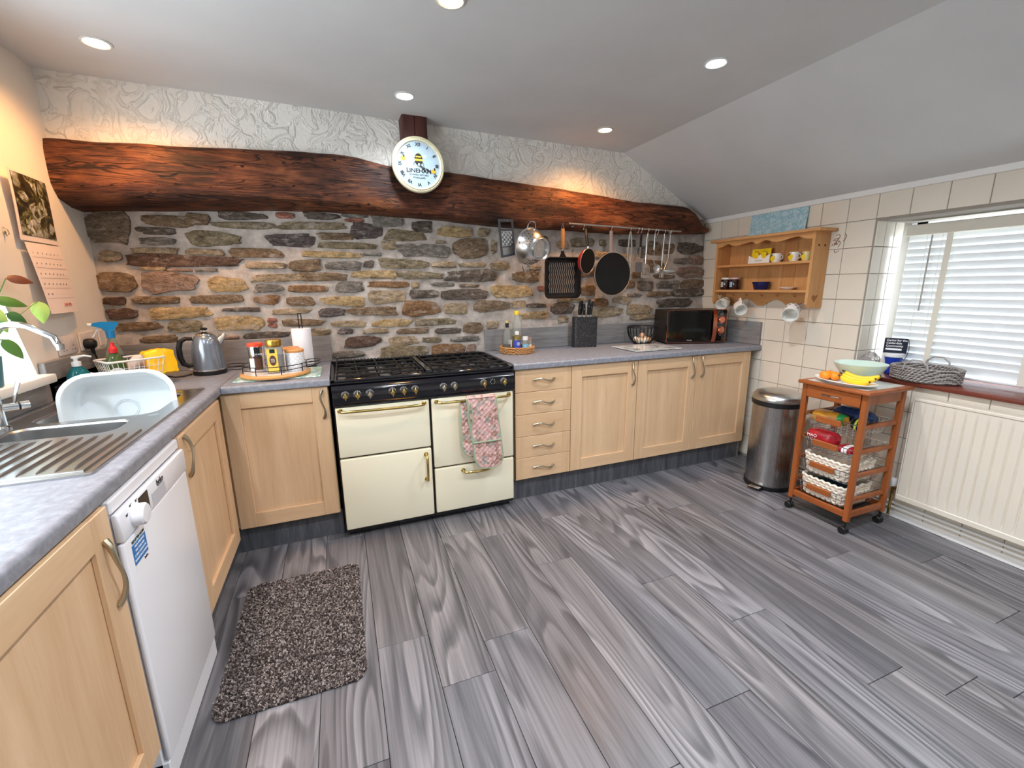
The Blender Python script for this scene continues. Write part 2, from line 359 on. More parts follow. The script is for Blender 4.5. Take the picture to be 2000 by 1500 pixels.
for i, row in enumerate(stone_data.split()):
    x, z, w, h, c = row.split(','); x, z, w, h = float(x), float(z), float(w), float(h)
    rng = random.Random(i*31+5); n = 28; w *= 1.03; h *= 1.16
    tilt = rng.uniform(-.025, .025); ex = rng.uniform(.42, .62)
    sk = rng.uniform(-.18, .18); tp = rng.uniform(-.22, .22)
    def ring(s, y, jit):
        out = []
        for k in range(n):
            a = 2*PI*(k+.5)/n; ca, sa = math.cos(a), math.sin(a)
            px = math.copysign(abs(ca)**ex, ca)*w/2; pz = math.copysign(abs(sa)**ex, sa)*h/2*(1+tp*px/(w/2))
            px += sk*pz; q = 1+jit*noise.noise((math.cos(a)*1.9+i*7.1, math.sin(a)*1.9, i*3.7))+.10*noise.noise((px*38+i, pz*38, i*1.7))
            px = math.copysign(max(0, abs(px)-(1-s)*min(w, h)*.5), px)*q; pz *= s*q
            out.append((px*math.cos(tilt)-pz*math.sin(tilt), y+.004*noise.noise((px*40, pz*40, i)), px*math.sin(tilt)+pz*math.cos(tilt)))
        return out
    dp = rng.uniform(.008, .016)
    m = MB(); m.v = ring(1.0, .012, .22)+ring(.93, -dp*.75, .22)+ring(.62, -dp, .26)+[(0, -dp*1.05, 0)]
    m.f = [(r*n+k, r*n+(k+1) % n, (r+1)*n+(k+1) % n, (r+1)*n+k) for r in (0, 1) for k in range(n)]+[(2*n+k, 2*n+(k+1) % n, 3*n) for k in range(n)]
    o = m.build('stone', STONES[c], wall_back, True, 60); o.location = (x, wall_y(x, z)-.002, z)

# ---- textured plaster above the beam, other walls, ceilings
def up(u, v):
    x, z = .38+u*4.2, 1.9+v*.46
    return (x, plaster_y(x)+.006*noise.noise((x*3, z*4, 0)), z)
m = MB().grid(up, 90, 14); m.add([(.38, .12, 1.9), (4.58, .12, 1.9), (4.58, .12, 2.36), (.38, .12, 2.36)], [(0, 1, 2, 3)])
struct(m.build('wall_back_upper', ARTEX), 'white textured plaster above the timber beam')
m = MB().prism([(.12, -.1), (-.66, -.1), (-.66, 1.0), (-.80, 1.45), (-.86, 2.02), (-.86, 2.45), (.12, 2.45)], 'X', .07, .40)
m.box(.07, .40, -2.7, -.66, -.1, 1.0).box(.07, .40, -2.7, -.8, 2.02, 2.45).box(.07, .40, -4.7, -2.7, -.1, 2.45)
wl = struct(m.build('wall_left', PLASTER, None, False), 'white plaster wall with the sink window')
# right wall with the blind window opening
WY0, WY1, WZ0, WZ1 = -1.275, -2.62, .79, 1.715
m = MB().box(4.548, 5.0, WY0, .12, -.1, 2.0).box(4.548, 5.0, WY1, WY0, -.1, WZ0).box(4.548, 5.0, WY1, WY0, WZ1, 2.0).box(4.548, 5.0, -4.7, WY1, -.1, 2.0)
GROUT = mat('grey_grout', (150, 142, 132), .9)
wr = struct(m.build('wall_right', GROUT, None, False), 'cream tiled wall with the blind window')
TILE = mat('cream_tile', (226, 216, 200), .16, var=.025, vscale=3, coat=.3)
_tiles = {}
def tile(cy, cz, w, h, plane='X', pos=4.548):
    key = (round(w, 4), round(h, 4), plane)
    if key not in _tiles:
        a, b, t, e = w/2-.0016, h/2-.0016, .006, .0022
        q = [(-a, -b), (a, -b), (a, b), (-a, b)]; r = [(-a+e, -b+e), (a-e, -b+e), (a-e, b-e), (-a+e, b-e)]
        vs = [(0, y, z) for y, z in q]+[(-t*.6, y, z) for y, z in q]+[(-t, y, z) for y, z in r]
        if plane == 'Y': vs = [(y, x, z) for x, y, z in vs]
        f = [(i, (i+1) % 4, 4+(i+1) % 4, 4+i) for i in range(4)]+[(4+i, 4+(i+1) % 4, 8+(i+1) % 4, 8+i) for i in range(4)]+[(8, 9, 10, 11)]
        o = MB().add(vs, f).build('tile', TILE, wr, False); _tiles[key] = o
    else:
        o = _tiles[key].copy(); C.objects.link(o)
    o.location = (pos, cy, cz) if plane == 'X' else (cy, pos, cz)
ylines = [.05]+[-.132-.1625*k for k in range(0, 16)]; zl = [.018+.1555*k for k in range(12)]+[1.868]
for a, b in zip(ylines[:-1], ylines[1:]):
    for z0, z1 in zip(zl[:-1], zl[1:]):
        if (a+b)/2 < WY0 and (z0+z1)/2 > .80 and z1 < 1.73: continue
        zz1 = .795 if ((a+b)/2 < WY0 and z0 < .79 < z1) else z1
        if zz1-z0 > .02: tile((a+b)/2, (z0+zz1)/2, a-b, zz1-z0)
for x0, x1 in ((4.548, 4.63), (4.63, 4.715), (4.715, 4.80)):
    for z0, z1 in zip([.82]+zl[6:12], zl[6:12]+[1.70]):
        if z1-z0 > .02: tile((x0+x1)/2, (z0+z1)/2, x1-x0, z1-z0, 'Y', WY0)
struct(MB().box(4.535, 4.56, -4.6, .09, 1.866, 1.9, .003).build('trim_1', mat('white_gloss', (236, 234, 230), .4)), 'white timber trim above the tiles')
m = MB().box(.05, 4.62, -4.85, -4.7, -.1, 2.45)
struct(m.build('wall_front', PLASTER, None, False), 'plain white wall behind the camera')
struct(MB().box(.05, 3.66, -4.85, .12, 2.33, 2.47).build('ceiling', CEIL, None, False), 'flat white ceiling')
struct(MB().prism([(3.66, 2.33), (4.62, 1.857), (4.75, 1.95), (3.66, 2.47)], 'Y', -4.85, .12).build('ceiling_slope', CEIL, None, False), 'sloping part of the white ceiling')
# windows
UPVC = mat('white_upvc', (240, 242, 242), .3)
def window(name, label, parts, gl):
    w = MB()
    for p in parts: w.box(*p, .004)
    o = struct(w.build(name, UPVC), label); MB().box(*gl).build('pane', GLASSW, o)
    return o
GLASSW = bpy.data.materials.new('window_glass'); GLASSW.use_nodes = True
_t = GLASSW.node_tree; _t.nodes.clear(); _o = _t.nodes.new('ShaderNodeOutputMaterial'); _a = _t.nodes.new('ShaderNodeBsdfTransparent'); _g = _t.nodes.new('ShaderNodeBsdfGlossy'); _x = _t.nodes.new('ShaderNodeMixShader'); _x.inputs[0].default_value = .06; _g.inputs['Roughness'].default_value = .02
_t.links.new(_a.outputs[0], _x.inputs[1]); _t.links.new(_g.outputs[0], _x.inputs[2]); _t.links.new(_x.outputs[0], _o.inputs[0])
window('window_1', 'white framed window above the sink', [(.08, .14, -.86, -.62, .98, 2.04), (.08, .14, -2.72, -2.63, .98, 2.04), (.08, .14, -2.65, -.8, .98, 1.07), (.08, .14, -2.65, -.8, 1.97, 2.04), (.08, .14, -1.75, -1.69, 1.05, 2.0)], (.105, .109, -2.65, -.8, 1.05, 1.98))
window('window_2', 'white framed window behind the slatted blind', [(4.88, 4.95, -1.36, -1.27, .79, 1.72), (4.88, 4.95, -2.63, -2.55, .79, 1.72), (4.88, 4.95, -2.6, -1.3, .79, .87), (4.88, 4.95, -2.6, -1.3, 1.65, 1.72), (4.88, 4.95, -1.98, -1.91, .85, 1.68)], (4.91, 4.914, -2.57, -1.34, .85, 1.67))
struct(MB().box(.06, .47, -2.75, -.69, 1.0, 1.035, .006, 2).build('trim_2', mat('white_sill_paint', (240, 238, 232), .35)), 'white painted window sill board above the sink')
SILLW = wood_mat('dark_red_sill_wood', (92, 42, 34), (122, 62, 48), 'Y', 12, .08, .25)
struct(MB().box(4.515, 4.885, -2.66, -1.283, .793, .820, .008, 2).build('trim_3', SILLW), 'dark red brown wooden sill under the blind')
struct(MB().box(4.532, 4.56, -4.6, -.62, 0, .04, .004).build('baseboard_right', mat('white_gloss', (236, 234, 230), .4)), 'low white skirting under the radiator')

# ================================================================== timber beam, post
def beam_mat(name='old_dark_oak', dark=1.0):
    k = N(name); v = k.coord('Object', (.16, 1, 1)); v2 = k.coord('Object', (.5, 1, 1))
    g0 = k.noise(v, 22, 7, .7, .7); g1 = k.noise(k.coord('Object', (.05, 1, 1)), 120, 4, .7); g = k.math('ADD', k.math('MULTIPLY', g0, .6), k.math('MULTIPLY', g1, .4)); big = k.noise(v2, 4, 4, .6, .4)
    f = k.math('ADD', k.math('MULTIPLY', g, .6), k.math('MULTIPLY', big, .4))
    d = lambda c: tuple(x*dark for x in lin(c))
    col = k.ramp(f, [(.38, d((24, 11, 7))), (.46, d((70, 36, 22))), (.52, d((112, 63, 38))), (.60, d((158, 98, 60)))])
    cr = k.noise(k.coord('Object', (.30, 1, 3.0)), 5, 3, .6, .9); crk = k.ramp(cr, [(.484, 1), (.495, .05), (.503, .05), (.514, 1)])
    ho = k.voro(k.coord('Object', (.7, 1, 1)), 16); hol = k.ramp(ho, [(.07, .05), (.13, 1)])
    col = k.mix(1, k.mix(.8, col, crk, 'MULTIPLY'), hol, 'MULTIPLY')
    k.out(Base_Color=col, Roughness=.55); k.b.inputs['Specular IOR Level'].default_value = .35
    k.bump(k.math('ADD', k.math('MULTIPLY', crk, .6), g), .6, .012); return k.m
BEAM = beam_mat('old_dark_oak', .80)
def lerp_tab(tab, x):
    if x <= tab[0][0]: return tab[0][1]
    for (a, b), (c, d) in zip(tab[:-1], tab[1:]):
        if x <= c: return b+(d-b)*(x-a)/(c-a)
    return tab[-1][1]
b_top = [(.38, 2.04), (.81, 2.056), (1.29, 2.085), (1.62, 2.099), (1.75, 2.094), (1.92, 2.066), (2.3, 2.061), (2.7, 2.045), (3.1, 2.024), (3.53, 1.997), (3.82, 1.98), (4.26, 1.978), (4.36, 1.93), (4.43, 1.85), (4.5, 1.83)]
b_bot = [(.38, 1.812), (.78, 1.83), (1.2, 1.838), (1.73, 1.823), (2.18, 1.797), (2.7, 1.765), (3.1, 1.758), (3.54, 1.747), (4.0, 1.76), (4.42, 1.78), (4.5, 1.785)]
b_bk = [(.38, 1.757), (.8, 1.78), (1.45, 1.81), (1.9, 1.800), (2.2, 1.79), (2.7, 1.76), (3.16, 1.757), (3.6, 1.747), (4.5, 1.785)]
def beam_pt(u, v):
    x = .385+u*4.11; zt, zb, zk = lerp_tab(b_top, x), lerp_tab(b_bot, x), lerp_tab(b_bk, x); yf = beam_y(x)
    prof = [(.06, zt+.02), (yf+.045, zt+.004), (yf+.012, zt-.008), (yf+.002, zt-.04), (yf-.004, zt*.7+zb*.3), (yf-.004, zt*.35+zb*.65), (yf, zb+.03), (yf+.012, zb+.006), (yf+.035, min(zb, zk+.03)-.004), (min(-.01, yf*.45), zk+.004), (.06, zk)]
    i = min(int(v*(len(prof)-1)*.99999), len(prof)-2); t = v*(len(prof)-1)-i
    y = prof[i][0]*(1-t)+prof[i+1][0]*t; z = prof[i][1]*(1-t)+prof[i+1][1]*t
    w = .007*noise.noise((x*4, z*9, y*3))+.004*noise.noise((x*13, z*30, 2))
    return (x, y+w*(1 if y < 0 else 0), z+.006*noise.noise((x*6, y*5, 9)))
m = MB().grid(beam_pt, 150, 20)
m.f.append(tuple(j*151 for j in range(21))); m.f.append(tuple(j*151+150 for j in range(20, -1, -1)))
tag(m.build('mantel_beam', BEAM, None, True, 60), 'long dark oak beam across the top of the stone wall', 'beam')
POSTW = wood_mat('dark_red_brown_post', (58, 28, 24), (92, 48, 40), 'Z', 10, .1, .6)
def post_pt(u, v):
    a = [(2.0, -.07), (2.003, -.205), (2.01, -.212), (2.07, -.213), (2.074, -.206), (2.078, -.213), (2.138, -.21), (2.146, -.203), (2.147, -.07)]
    i = min(int(u*8*.99999), 7); t = u*8-i; z = 2.03+v*.31
    return (a[i][0]*(1-t)+a[i+1][0]*t+.004*noise.noise((z*9, u*3, 0)), a[i][1]*(1-t)+a[i+1][1]*t, z)
tag(MB().grid(post_pt, 16, 10).build('timber_post', POSTW), 'short dark timber post rising from the beam behind the clock', 'post')

# ================================================================== worktops, upstands
def slate_mat(name, c0, c1, c2, streak=(1, 1, 1), rough=.42, sc=13):
    k = N(name); v = k.coord('Object', streak); f = k.noise(v, sc, 6, .65, .3); g = k.noise(v, 70, 4, .7)
    f = k.math('ADD', k.math('MULTIPLY', f, .75), k.math('MULTIPLY', g, .25))
    k.out(Base_Color=k.ramp(f, [(.3, lin(c0)), (.5, lin(c1)), (.7, lin(c2))]), Roughness=rough); k.bump(g, .05, .002); return k.m
TOP = slate_mat('slate_grey_laminate', (112, 114, 121), (134, 136, 144), (156, 158, 166), sc=42)
UPST = slate_mat('grey_streaked_laminate', (104, 102, 102), (134, 131, 130), (156, 152, 150), (.25, .25, 2.4))
PLINTHM = slate_mat('grey_wood_plinth', (52, 54, 60), (82, 84, 90), (112, 112, 116), (2.2, 2.2, .2), .35)
def worktop(name, boxes, label):
    m = MB()
    for b in boxes: m.box(*b)
    return tag(m.build(name, TOP, None, False), label, 'worktop')
def edge_slab(x0, x1, y0, y1, front):            # slab with a rounded front edge
    z0, z1, r = .872, .91, .012
    if front == '-Y':
        pr = [(y1, z0), (y1, z1)]+[(y0+r-r*math.sin(a), z1-r+r*math.cos(a)) for a in [PI/2*i/5 for i in range(6)]]+[(y0, z0+.004), (y0+.004, z0)]
        return MB().prism(pr, 'X', x0, x1)
    pr = [(x0, z0), (x0, z1)]+[(x1-r+r*math.sin(a), z1-r+r*math.cos(a)) for a in [PI/2*i/5 for i in range(6)]]+[(x1, z0+.004), (x1-.004, z0)]
    return MB().prism(pr, 'Y', y0, y1)
m = edge_slab(.955, 1.013, -3.6, -.0, '+X')
m.box(.402, .955, -3.6, -1.66, .872, .91).box(.402, .955, -.645, 0, .872, .91).box(.402, .46, -1.66, -.645, .872, .91)
tag(m.build('worktop', TOP, None, True, 30), 'slate grey worktop holding the sink along the left wall', 'worktop')
tag(edge_slab(1.0145, 1.495, -.62, 0, '-Y').build('worktop', TOP, None, True, 30), 'short slate grey worktop between the corner and the cooker', 'worktop')
tag(edge_slab(2.516, 4.538, -.62, 0, '-Y').build('worktop', TOP, None, True, 30), 'long slate grey worktop carrying the microwave', 'worktop')
for bx_, lb in (((.402, 1.505, -.022, 0, .911, 1.073), 'grey upstand behind the kettle and coffee tray'), ((2.53, 4.54, -.022, 0, .911, 1.062), 'grey upstand behind the knife block'),
                ((4.518, 4.54, -.605, -.023, .911, 1.083), 'grey upstand on the tiled wall beside the microwave'), ((.402, .424, -3.6, -.023, .911, .998), 'grey upstand along the left wall behind the sink')):
    m = MB().box(*bx_, .002)
    if lb.endswith('sink'): m.box(.402, .424, -.66, -.023, .911, 1.075, .002)
    tag(m.build('upstand', UPST), lb, 'upstand', 'grey upstands round the worktops')

# ================================================================== base cabinets
def wave_handle(parent, x, z, vertical=True, L=.15, flip=1, y=-.02):
    pts, rs = [], []
    for i in range(15):
        t = i/14; s = (t-.5)*L; wv = .009*math.sin(2*PI*t)*flip; d = y-.004-.02*math.sin(PI*t)**.55
        pts.append((x+wv, d, z+s) if vertical else (x+s, d, z+wv)); rs.append(.0055+.003*abs(2*t-1)**2-.0012*math.sin(PI*t))
    return MB().tube(pts, rs, 8).build('handle', NICKEL, parent)
def shaker_door(root, x, z, w, h, hx=None, hz=None, st=.078, flip=1, hl=.15):
    d = MB().box(x+.001, x+w-.001, -.008, 0, z+.001, z+h-.001).build('door', MAPLE, root, False)
    for x0 in (x, x+w-st): MB().box(x0, x0+st, -.0215, -.0075, z, z+h, .0025).build('stile', MAPLE, d, False)
    for z0, z1 in ((z, z+st), (z+h-st, z+h)): MB().box(x+st, x+w-st, -.0210, -.0075, z0, z1, .0015).build('rail', MAPLE_H, d, False)
    if hx is not None: wave_handle(d, hx, hz, True, hl, flip)
    return d
CARC = mat('cabinet_carcass', (216, 190, 150), .5)
def cabinet(label, loc, w, rz=0, depth=.555, top=.868):
    t = thing('base_cabinet', label, 'cabinet', loc, rz, 'maple base cabinets')
    MB().box(.001, w-.001, .001, depth, .15, top).build('carcass', CARC, t, False)
    return t
DH = .716
c = cabinet('maple corner cabinet left of the cooker under the coffee tray', (.99, -.58, 0), .495)
shaker_door(c, .012, .152, .480, DH, .462, .775)
c = cabinet('narrow maple unit of five drawers right of the cooker', (2.527, -.58, 0), .39)
for i in range(5):
    z0 = .152+i*.1435; d = MB().box(.002, .388, -.02, 0, z0, z0+.1415, .0025).build('drawer', MAPLE_H, c, False)
    for s in ((.002, .062), (.328, .388)): MB().box(s[0], s[1], -.0207, -.001, z0+.0006, z0+.1409, .0015).build('stile', MAPLE, d, False)
    wave_handle(d, .195, z0+.075, False, .14)
c = cabinet('single door maple cabinet beside the drawers', (2.917, -.58, 0), .511)
shaker_door(c, .002, .152, .507, DH, .468, .778)
c = cabinet('double door maple cabinet below the microwave', (3.428, -.58, 0), 1.034)
shaker_door(c, .002, .152, .509, DH, .470, .785); shaker_door(c, .514, .152, .518, DH, .556, .785)
c = cabinet('maple corner cabinet between the dishwasher and the corner', (.998, -1.272, 0), .58, PI/2, .555, .70)
shaker_door(c, .004, .152, .565, DH, .045, .785, flip=-1)
c = cabinet('maple cabinet in the left foreground beside the dishwasher', (.998, -2.40, 0), .62, PI/2)
shaker_door(c, .004, .152, .612, DH, .572, .715, flip=1, hl=.17)
c = cabinet('maple cabinet at the end of the left worktop', (.998, -3.02, 0), .615, PI/2)
shaker_door(c, .004, .152, .607, DH, .05, .715)
tag(MB().box(.955, .988, -.595, -.56, .15, .868).build('corner_post', MAPLE, None, False), 'maple filler strip in the cabinet corner', 'filler strip')
for bx_, lb in (((.93, 1.494, -.556, -.54, 0, .149), 'dark grey plinth below the cabinet left of the cooker'), ((2.522, 4.47, -.556, -.54, 0, .149), 'long grey plinth below the drawers and right cabinets'),
                ((.945, .961, -1.27, -.556, 0, .149), 'grey plinth below the corner door by the rug'), ((.945, .961, -3.0, -1.79, 0, .149), 'grey plinth below the left foreground cabinet')):
    tag(MB().box(*bx_, .001).build('plinth', PLINTHM, None, False), lb, 'plinth', 'grey cabinet plinths')
tag(MB().box(4.465, 4.483, -.56, -.03, 0, .868, .001).build('end_panel', UPST, None, False), 'grey end panel closing the right cabinet run', 'panel')

# ================================================================== range cooker
ck = thing('range_cooker', 'cream range cooker with black hob and brass handles', 'cooker', (1.5, -.62, 0))
MB().box(0, 1.004, .002, .575, .03, .895, .004).box(.02, .985, .03, .5, 0, .03).build('body', BLACKE, ck, False)
m = MB().prism([(.0, .770), (-.028, .772), (-.034, .80), (-.030, .845), (-.018, .868), (.004, .878), (.03, .878)], 'X', .0, 1.004)
cp = m.build('control_panel', BLACKE, ck, True, 40)
MB().box(.0, 1.004, -.036, 0, .762, .772, .003).build('trim_strip', BLACKE, ck, False)
def oven_door(x0, x1, z0, z1, nm='oven_door'):
    return MB().box(x0, x1, -.028, .0, z0, z1, .007, 3).build(nm, CREAM, ck, True, 40)
def bar_handle(par, a, b, out=.042, y=-.028):
    a, b = Vector((a[0], y, a[1])), Vector((b[0], y, b[1])); o = Vector((0, -out, 0)); d = b-a
    pts = [a, a+o*.5, a+o*.85+d*.02, a+o+d*.06, a+o*1.12+d*.3, a+o*1.15+d*.5, a+o*1.12+d*.7, b+o-d*.06, b+o*.85-d*.02, b+o*.5, b]
    h = MB().tube(pts, .0075, 10).build('handle', BRASS, par)
    for q in (a, b): MB().lathe([(.013, 0), (.013, .003), (.008, .006)], 14, (q.x, q.y, q.z), 'Y').build('collar', BRASS, par)
    return h
d = oven_door(.008, .494, .480, .756); bar_handle(d, (.03, .742), (.466, .738))
d = oven_door(.008, .494, .058, .470); bar_handle(d, (.462, .438), (.460, .288))
d = oven_door(.508, .997, .345, .756); bar_handle(d, (.535, .738), (.968, .74))
d = oven_door(.508, .997, .060, .335, 'storage_drawer'); bar_handle(d, (.675, .305), (.83, .303))
KNOBG = mat('smoky_knob_dial', (70, 70, 74), .3)
for i, kx in enumerate((.064, .124, .186, .301, .360, .421, .578, .639, .813, .935)):
    MB().lathe([(.0, 0), (.021, 0), (.021, .004), (.017, .007), (0, .007)], 20, (kx, -.031, .823), 'Y').build('dial', KNOBG, cp)
    for a in (-1.1, -.55, 0, .55, 1.1):
        MB().box(kx+.0175*math.sin(a)-.0012, kx+.0175*math.sin(a)+.0012, -.0388, -.0375, .823+.0175*math.cos(a)-.0012, .823+.0175*math.cos(a)+.0012).build('dial_mark', PRINTW, cp, False)
    kb = MB().lathe([(.011, 0), (.013, .006), (.0135, .02), (.011, .025), (.005, .027), (0, .027)], 16, (kx, -.036, .818), 'Y').box(kx-.003, kx+.003, -.064, -.04, .800, .838, .002)
    kb.build('knob', BRASS if i not in (2, 6, 7) else NICKEL, ck, True, 40)
MB().lathe([(.0, 0), (.02, 0), (.02, .003), (0, .004)], 20, (.868, -.031, .826), 'Y').build('clock_dial', BLACKP, cp)
for a in (0, .8, 1.6, 2.4, 3.6, 4.6, 5.5): MB().box(.868+.014*math.sin(a)-.0015, .868+.014*math.sin(a)+.0015, -.0362, -.035, .826+.014*math.cos(a)-.0015, .826+.014*math.cos(a)+.0015).build('dial_mark', PRINTW, cp, False)
MB().box(.026, .038, -.037, -.03, .808, .836, .002).build('ignition_switch', BLACKP, cp, False)
# hob
IRON = mat('cast_iron', (20, 19, 19), .5)
hob = MB().box(-.002, 1.006, -.012, .56, .879, .887).box(-.002, .02, -.012, .56, .887, .906, .004).box(.984, 1.006, -.012, .56, .887, .906, .004).box(-.002, 1.006, -.012, .008, .887, .903, .004).box(-.002, 1.006, .54, .56, .887, .915, .003).build('hob', BLACKE, ck, True, 40)
m = MB()
for i in range(46): m.box(.03+i*.0205, .042+i*.0205, .528, .552, .915, .922, .002)
m.build('vent_rail', BLACKM, hob, False)
MB().prism([(.486, .904), (.494, .918), (.518, .918), (.526, .904)], 'Y', -.008, .54).build('divider', BLACKE, hob, True, 30)
BURN = mat('burner_alloy', (190, 186, 178), .35, .9)
for bx0 in (.135, .345, .655, .87):
    for by in (.13, .39):
        b = MB().lathe([(.048, .887), (.046, .893), (.034, .896), (.0, .896)], 22, (bx0, by, 0)).build('burner', BURN, hob)
        MB().lathe([(.030, .896), (.031, .902), (.026, .906), (0, .906)], 20, (bx0, by, 0)).build('burner_cap', BLACKM, b)
for gx0, gx1 in ((.026, .482), (.53, .98)):
    g = MB(); z0, z1 = .911, .921
    for by in (.02, .13, .26, .39, .52): g.box(gx0, gx1, by-.004, by+.004, z0, z1, .0015)
    for gx in (gx0+.004, (gx0+gx1)/2, gx1-.004): g.box(gx-.004, gx+.004, .02, .52, z0, z1, .0015)
    for q in (.24, .76):
        gx = gx0+(gx1-gx0)*q; g.box(gx-.0035, gx+.0035, .02, .52, z0, z1, .0015)
        for by in (.13, .39):
            for s, t in ((1, 1), (1, -1)):
                g.tube([(gx-.06*s, by-.06*t, z1-.005), (gx+.06*s, by+.06*t, z1-.005)], .0038, 6)
    for gx in (gx0+.004, gx1-.004):
        for by in (.02, .27, .52): g.box(gx-.004, gx+.004, by-.004, by+.004, .888, z0+.001)
    g.build('pan_support', IRON, ck, False)

# oven glove hanging on the right oven door rail
def quilt_mat():
    k = N('pink_floral_quilt'); v = k.coord()
    col = k.voro(v, 42, out='Color'); sep = k.n('ShaderNodeSeparateColor'); k.set(sep.inputs[0], col)
    c = k.ramp(sep.outputs[0], [(0, lin((222, 176, 170))), (.62, lin((226, 186, 180))), (.64, lin((140, 150, 140))), (.8, lin((120, 134, 128))), (.82, lin((150, 104, 80))), (1, lin((160, 116, 92)))], 'CONSTANT')
    c = k.mix(.45, c, k.ramp(k.noise(v, 60, 3), [(.35, lin((150, 120, 116))), (.65, lin((232, 196, 188)))]))
    k.out(Base_Color=c, Roughness=.9); k.b.inputs['Specular IOR Level'].default_value = .15; return k.m
QUILT = quilt_mat(); SAGE = mat('sage_binding', (150, 172, 142), .9)
gl = thing('oven_glove', 'pink quilted double oven glove hanging on the cooker rail', 'oven glove', (2.29, -.70, .33))
def pad(name, x0, x1, z0, z1, y, lean, seed):
    w, h = x1-x0, z1-z0; ol = []
    def outline(t):                                    # rounded at the bottom
        zz = z0+h*t; r = .075; cut = 0
        if zz < z0+r: cut = (r-math.sqrt(max(0, r*r-(z0+r-zz)**2)))*.75
        return x0+cut+lean*t, x1-cut+lean*t, zz
    def fn(side):
        def f(u, t):
            a, b, zz = outline(t); x = a+(b-a)*u
            q = abs(math.sin((x*1.0+zz)*PI/.030))*abs(math.sin((x*1.0-zz)*PI/.030)); e = min(1, min(u, 1-u)*9)*min(1, t*12)
            return (x, y+side*(.004+.006*q**.5*e)+.012*max(0, t-.9)*10*.3, zz)
        return f
    o = MB().grid(fn(-1), 36, 80); o.add(MB().grid(fn(1), 36, 80).v, MB().grid(fn(1), 36, 80).f)
    p = o.build(name, QUILT, gl, True, 80)
    L = [(outline(i/24)[0], y, outline(i/24)[2]) for i in range(24, -1, -1)]; R_ = [(outline(i/24)[1], y, outline(i/24)[2]) for i in range(25)]
    MB().tube(L+R_, .0055, 6).build('binding', SAGE, p); return p
p1 = pad('front_pad', -.052, .118, -.005, .42, -.018, -.045, 1)
MB().tube([(-.070+.170*i/10, -.031-.002*math.sin(i/10*PI), .165) for i in range(11)], .0045, 6).build('pocket_binding', SAGE, p1)
pad('back_pad', -.125, -.02, .075, .40, -.004, -.01, 2)
MB().grid(lambda u, v: (-.095+.168*u, -.018+.034*v, .424+.012*math.sin(PI*v)), 20, 6).build('fold', QUILT, gl)
MB().tube([(-.085, -.026, .39), (-.10, -.034, .33), (-.092, -.036, .27), (-.07, -.034, .28), (-.068, -.03, .34), (-.08, -.026, .40)], .003, 6).build('hanging_loop', SAGE, gl)

# ================================================================== dishwasher
DWM = mat('dishwasher_white', (236, 236, 240), .28)
dw = thing('dishwasher', 'slim white dishwasher under the left worktop', 'dishwasher', (1.012, -1.766, 0), PI/2)
MB().box(.0, .49, .004, .55, .03, .862, .003).build('body', DWM, dw, False)
MB().box(.0, .49, -.006, .05, .833, .868, .004).build('top_panel', DWM, dw, False)
MB().box(.0, .49, -.016, .0, .082, .752, .008, 3).build('door', DWM, dw, True, 40)
pn = MB().box(.0, .49, -.020, .0, .755, .831, .006, 2).build('control_panel', DWM, dw, True, 40)
MB().box(.0, .49, -.010, .03, .0, .078, .003).build('kick_panel', DWM, dw, False)
MB().lathe([(.0, 0), (.029, 0), (.028, .022), (.024, .027), (0, .028)], 28, (.072, -.020, .795), 'Y').build('knob', DWM, pn)
MB().box(.105, .165, -.0215, -.019, .768, .824, .001).build('display', mat('display_black', (16, 15, 16), .2), pn, False)
MB().box(.185, .285, -.0212, -.0195, .762, .800, .002).build('grip_recess', mat('grip_shade', (196, 196, 204), .4), pn, False)
text('beko', .026, INK, pn, (.255, -.0212, .814))
MB().box(.236, .274, -.0212, -.0205, .8025, .8040).build('logo_line', INK, pn, False)
text('60°', .009, INK, pn, (.150, -.0218, .775))
for i, tx in enumerate(('50°', '65°', '35°', 'ECO')): text(tx, .009, INK, pn, (.072+.045*math.cos(2.6-.75*i), -.0208, .795+.034*math.sin(2.6-.75*i)))
st = MB().box(.030, .112, -.0172, -.0158, .655, .742).build('sticker', PRINTW, dw, False)
MB().box(.030, .112, -.0178, -.017, .672, .727).build('blue_field', mat('sticker_blue', (40, 120, 190), .4), st, False)
text('REGISTER NOW', .0105, INK, st, (.071, -.0178, .734))
for i, tx in enumerate(('YOUR APPLIANCE', 'FOR YOUR FREE', '2 YEAR GUARANTEE', 'ONLINE OR BY PHONE')): text(tx, .0075, PRINTW, st, (.071, -.0182, .719-.012*i))
text('beko', .011, INK, st, (.094, -.0178, .6635))

# ================================================================== sink, tap and washing-up things
SINKM = mat('sink_steel', (196, 197, 198), .24, 1, bump=.02, bscale=200)
def loop3(pts, z): return [(x, y, z) for x, y in pts]
def bowl_mesh(x0, x1, y0, y1, depth, r=.06):
    m = MB(); L = []
    for ins, z in ((-.006, .9135), (0, .912), (.006, .905), (.012, .90-depth*.8), (.03, .90-depth), ):
        L.append(loop3(rrect(x0+ins, x1-ins, y0+ins, y1-ins, max(.02, r-ins*.5), 6), z))
    n = len(L[0]); m.v = [p for l in L for p in l]
    m.f = [(i*n+k, i*n+(k+1) % n, (i+1)*n+(k+1) % n, (i+1)*n+k) for i in range(len(L)-1) for k in range(n)]+[tuple((len(L)-1)*n+k for k in range(n))]
    return m
sk = thing('sink', 'stainless steel sink with one and a half bowls and drainer', 'sink', (0, 0, 0))
H1, H2 = rrect(.525, .895, -1.06, -.675, .06, 6), rrect(.525, .85, -1.272, -1.100, .05, 6)
MB().prism(rrect(.452, .957, -1.678, -.622, .012, 3), 'Z', .9105, .9135, holes=(H1, H2)).build('deck', SINKM, sk, False)
MB().tube(loop3(rrect(.455, .954, -1.675, -.625, .012, 3), .9135), .003, 6, True).build('rim', SINKM, sk)
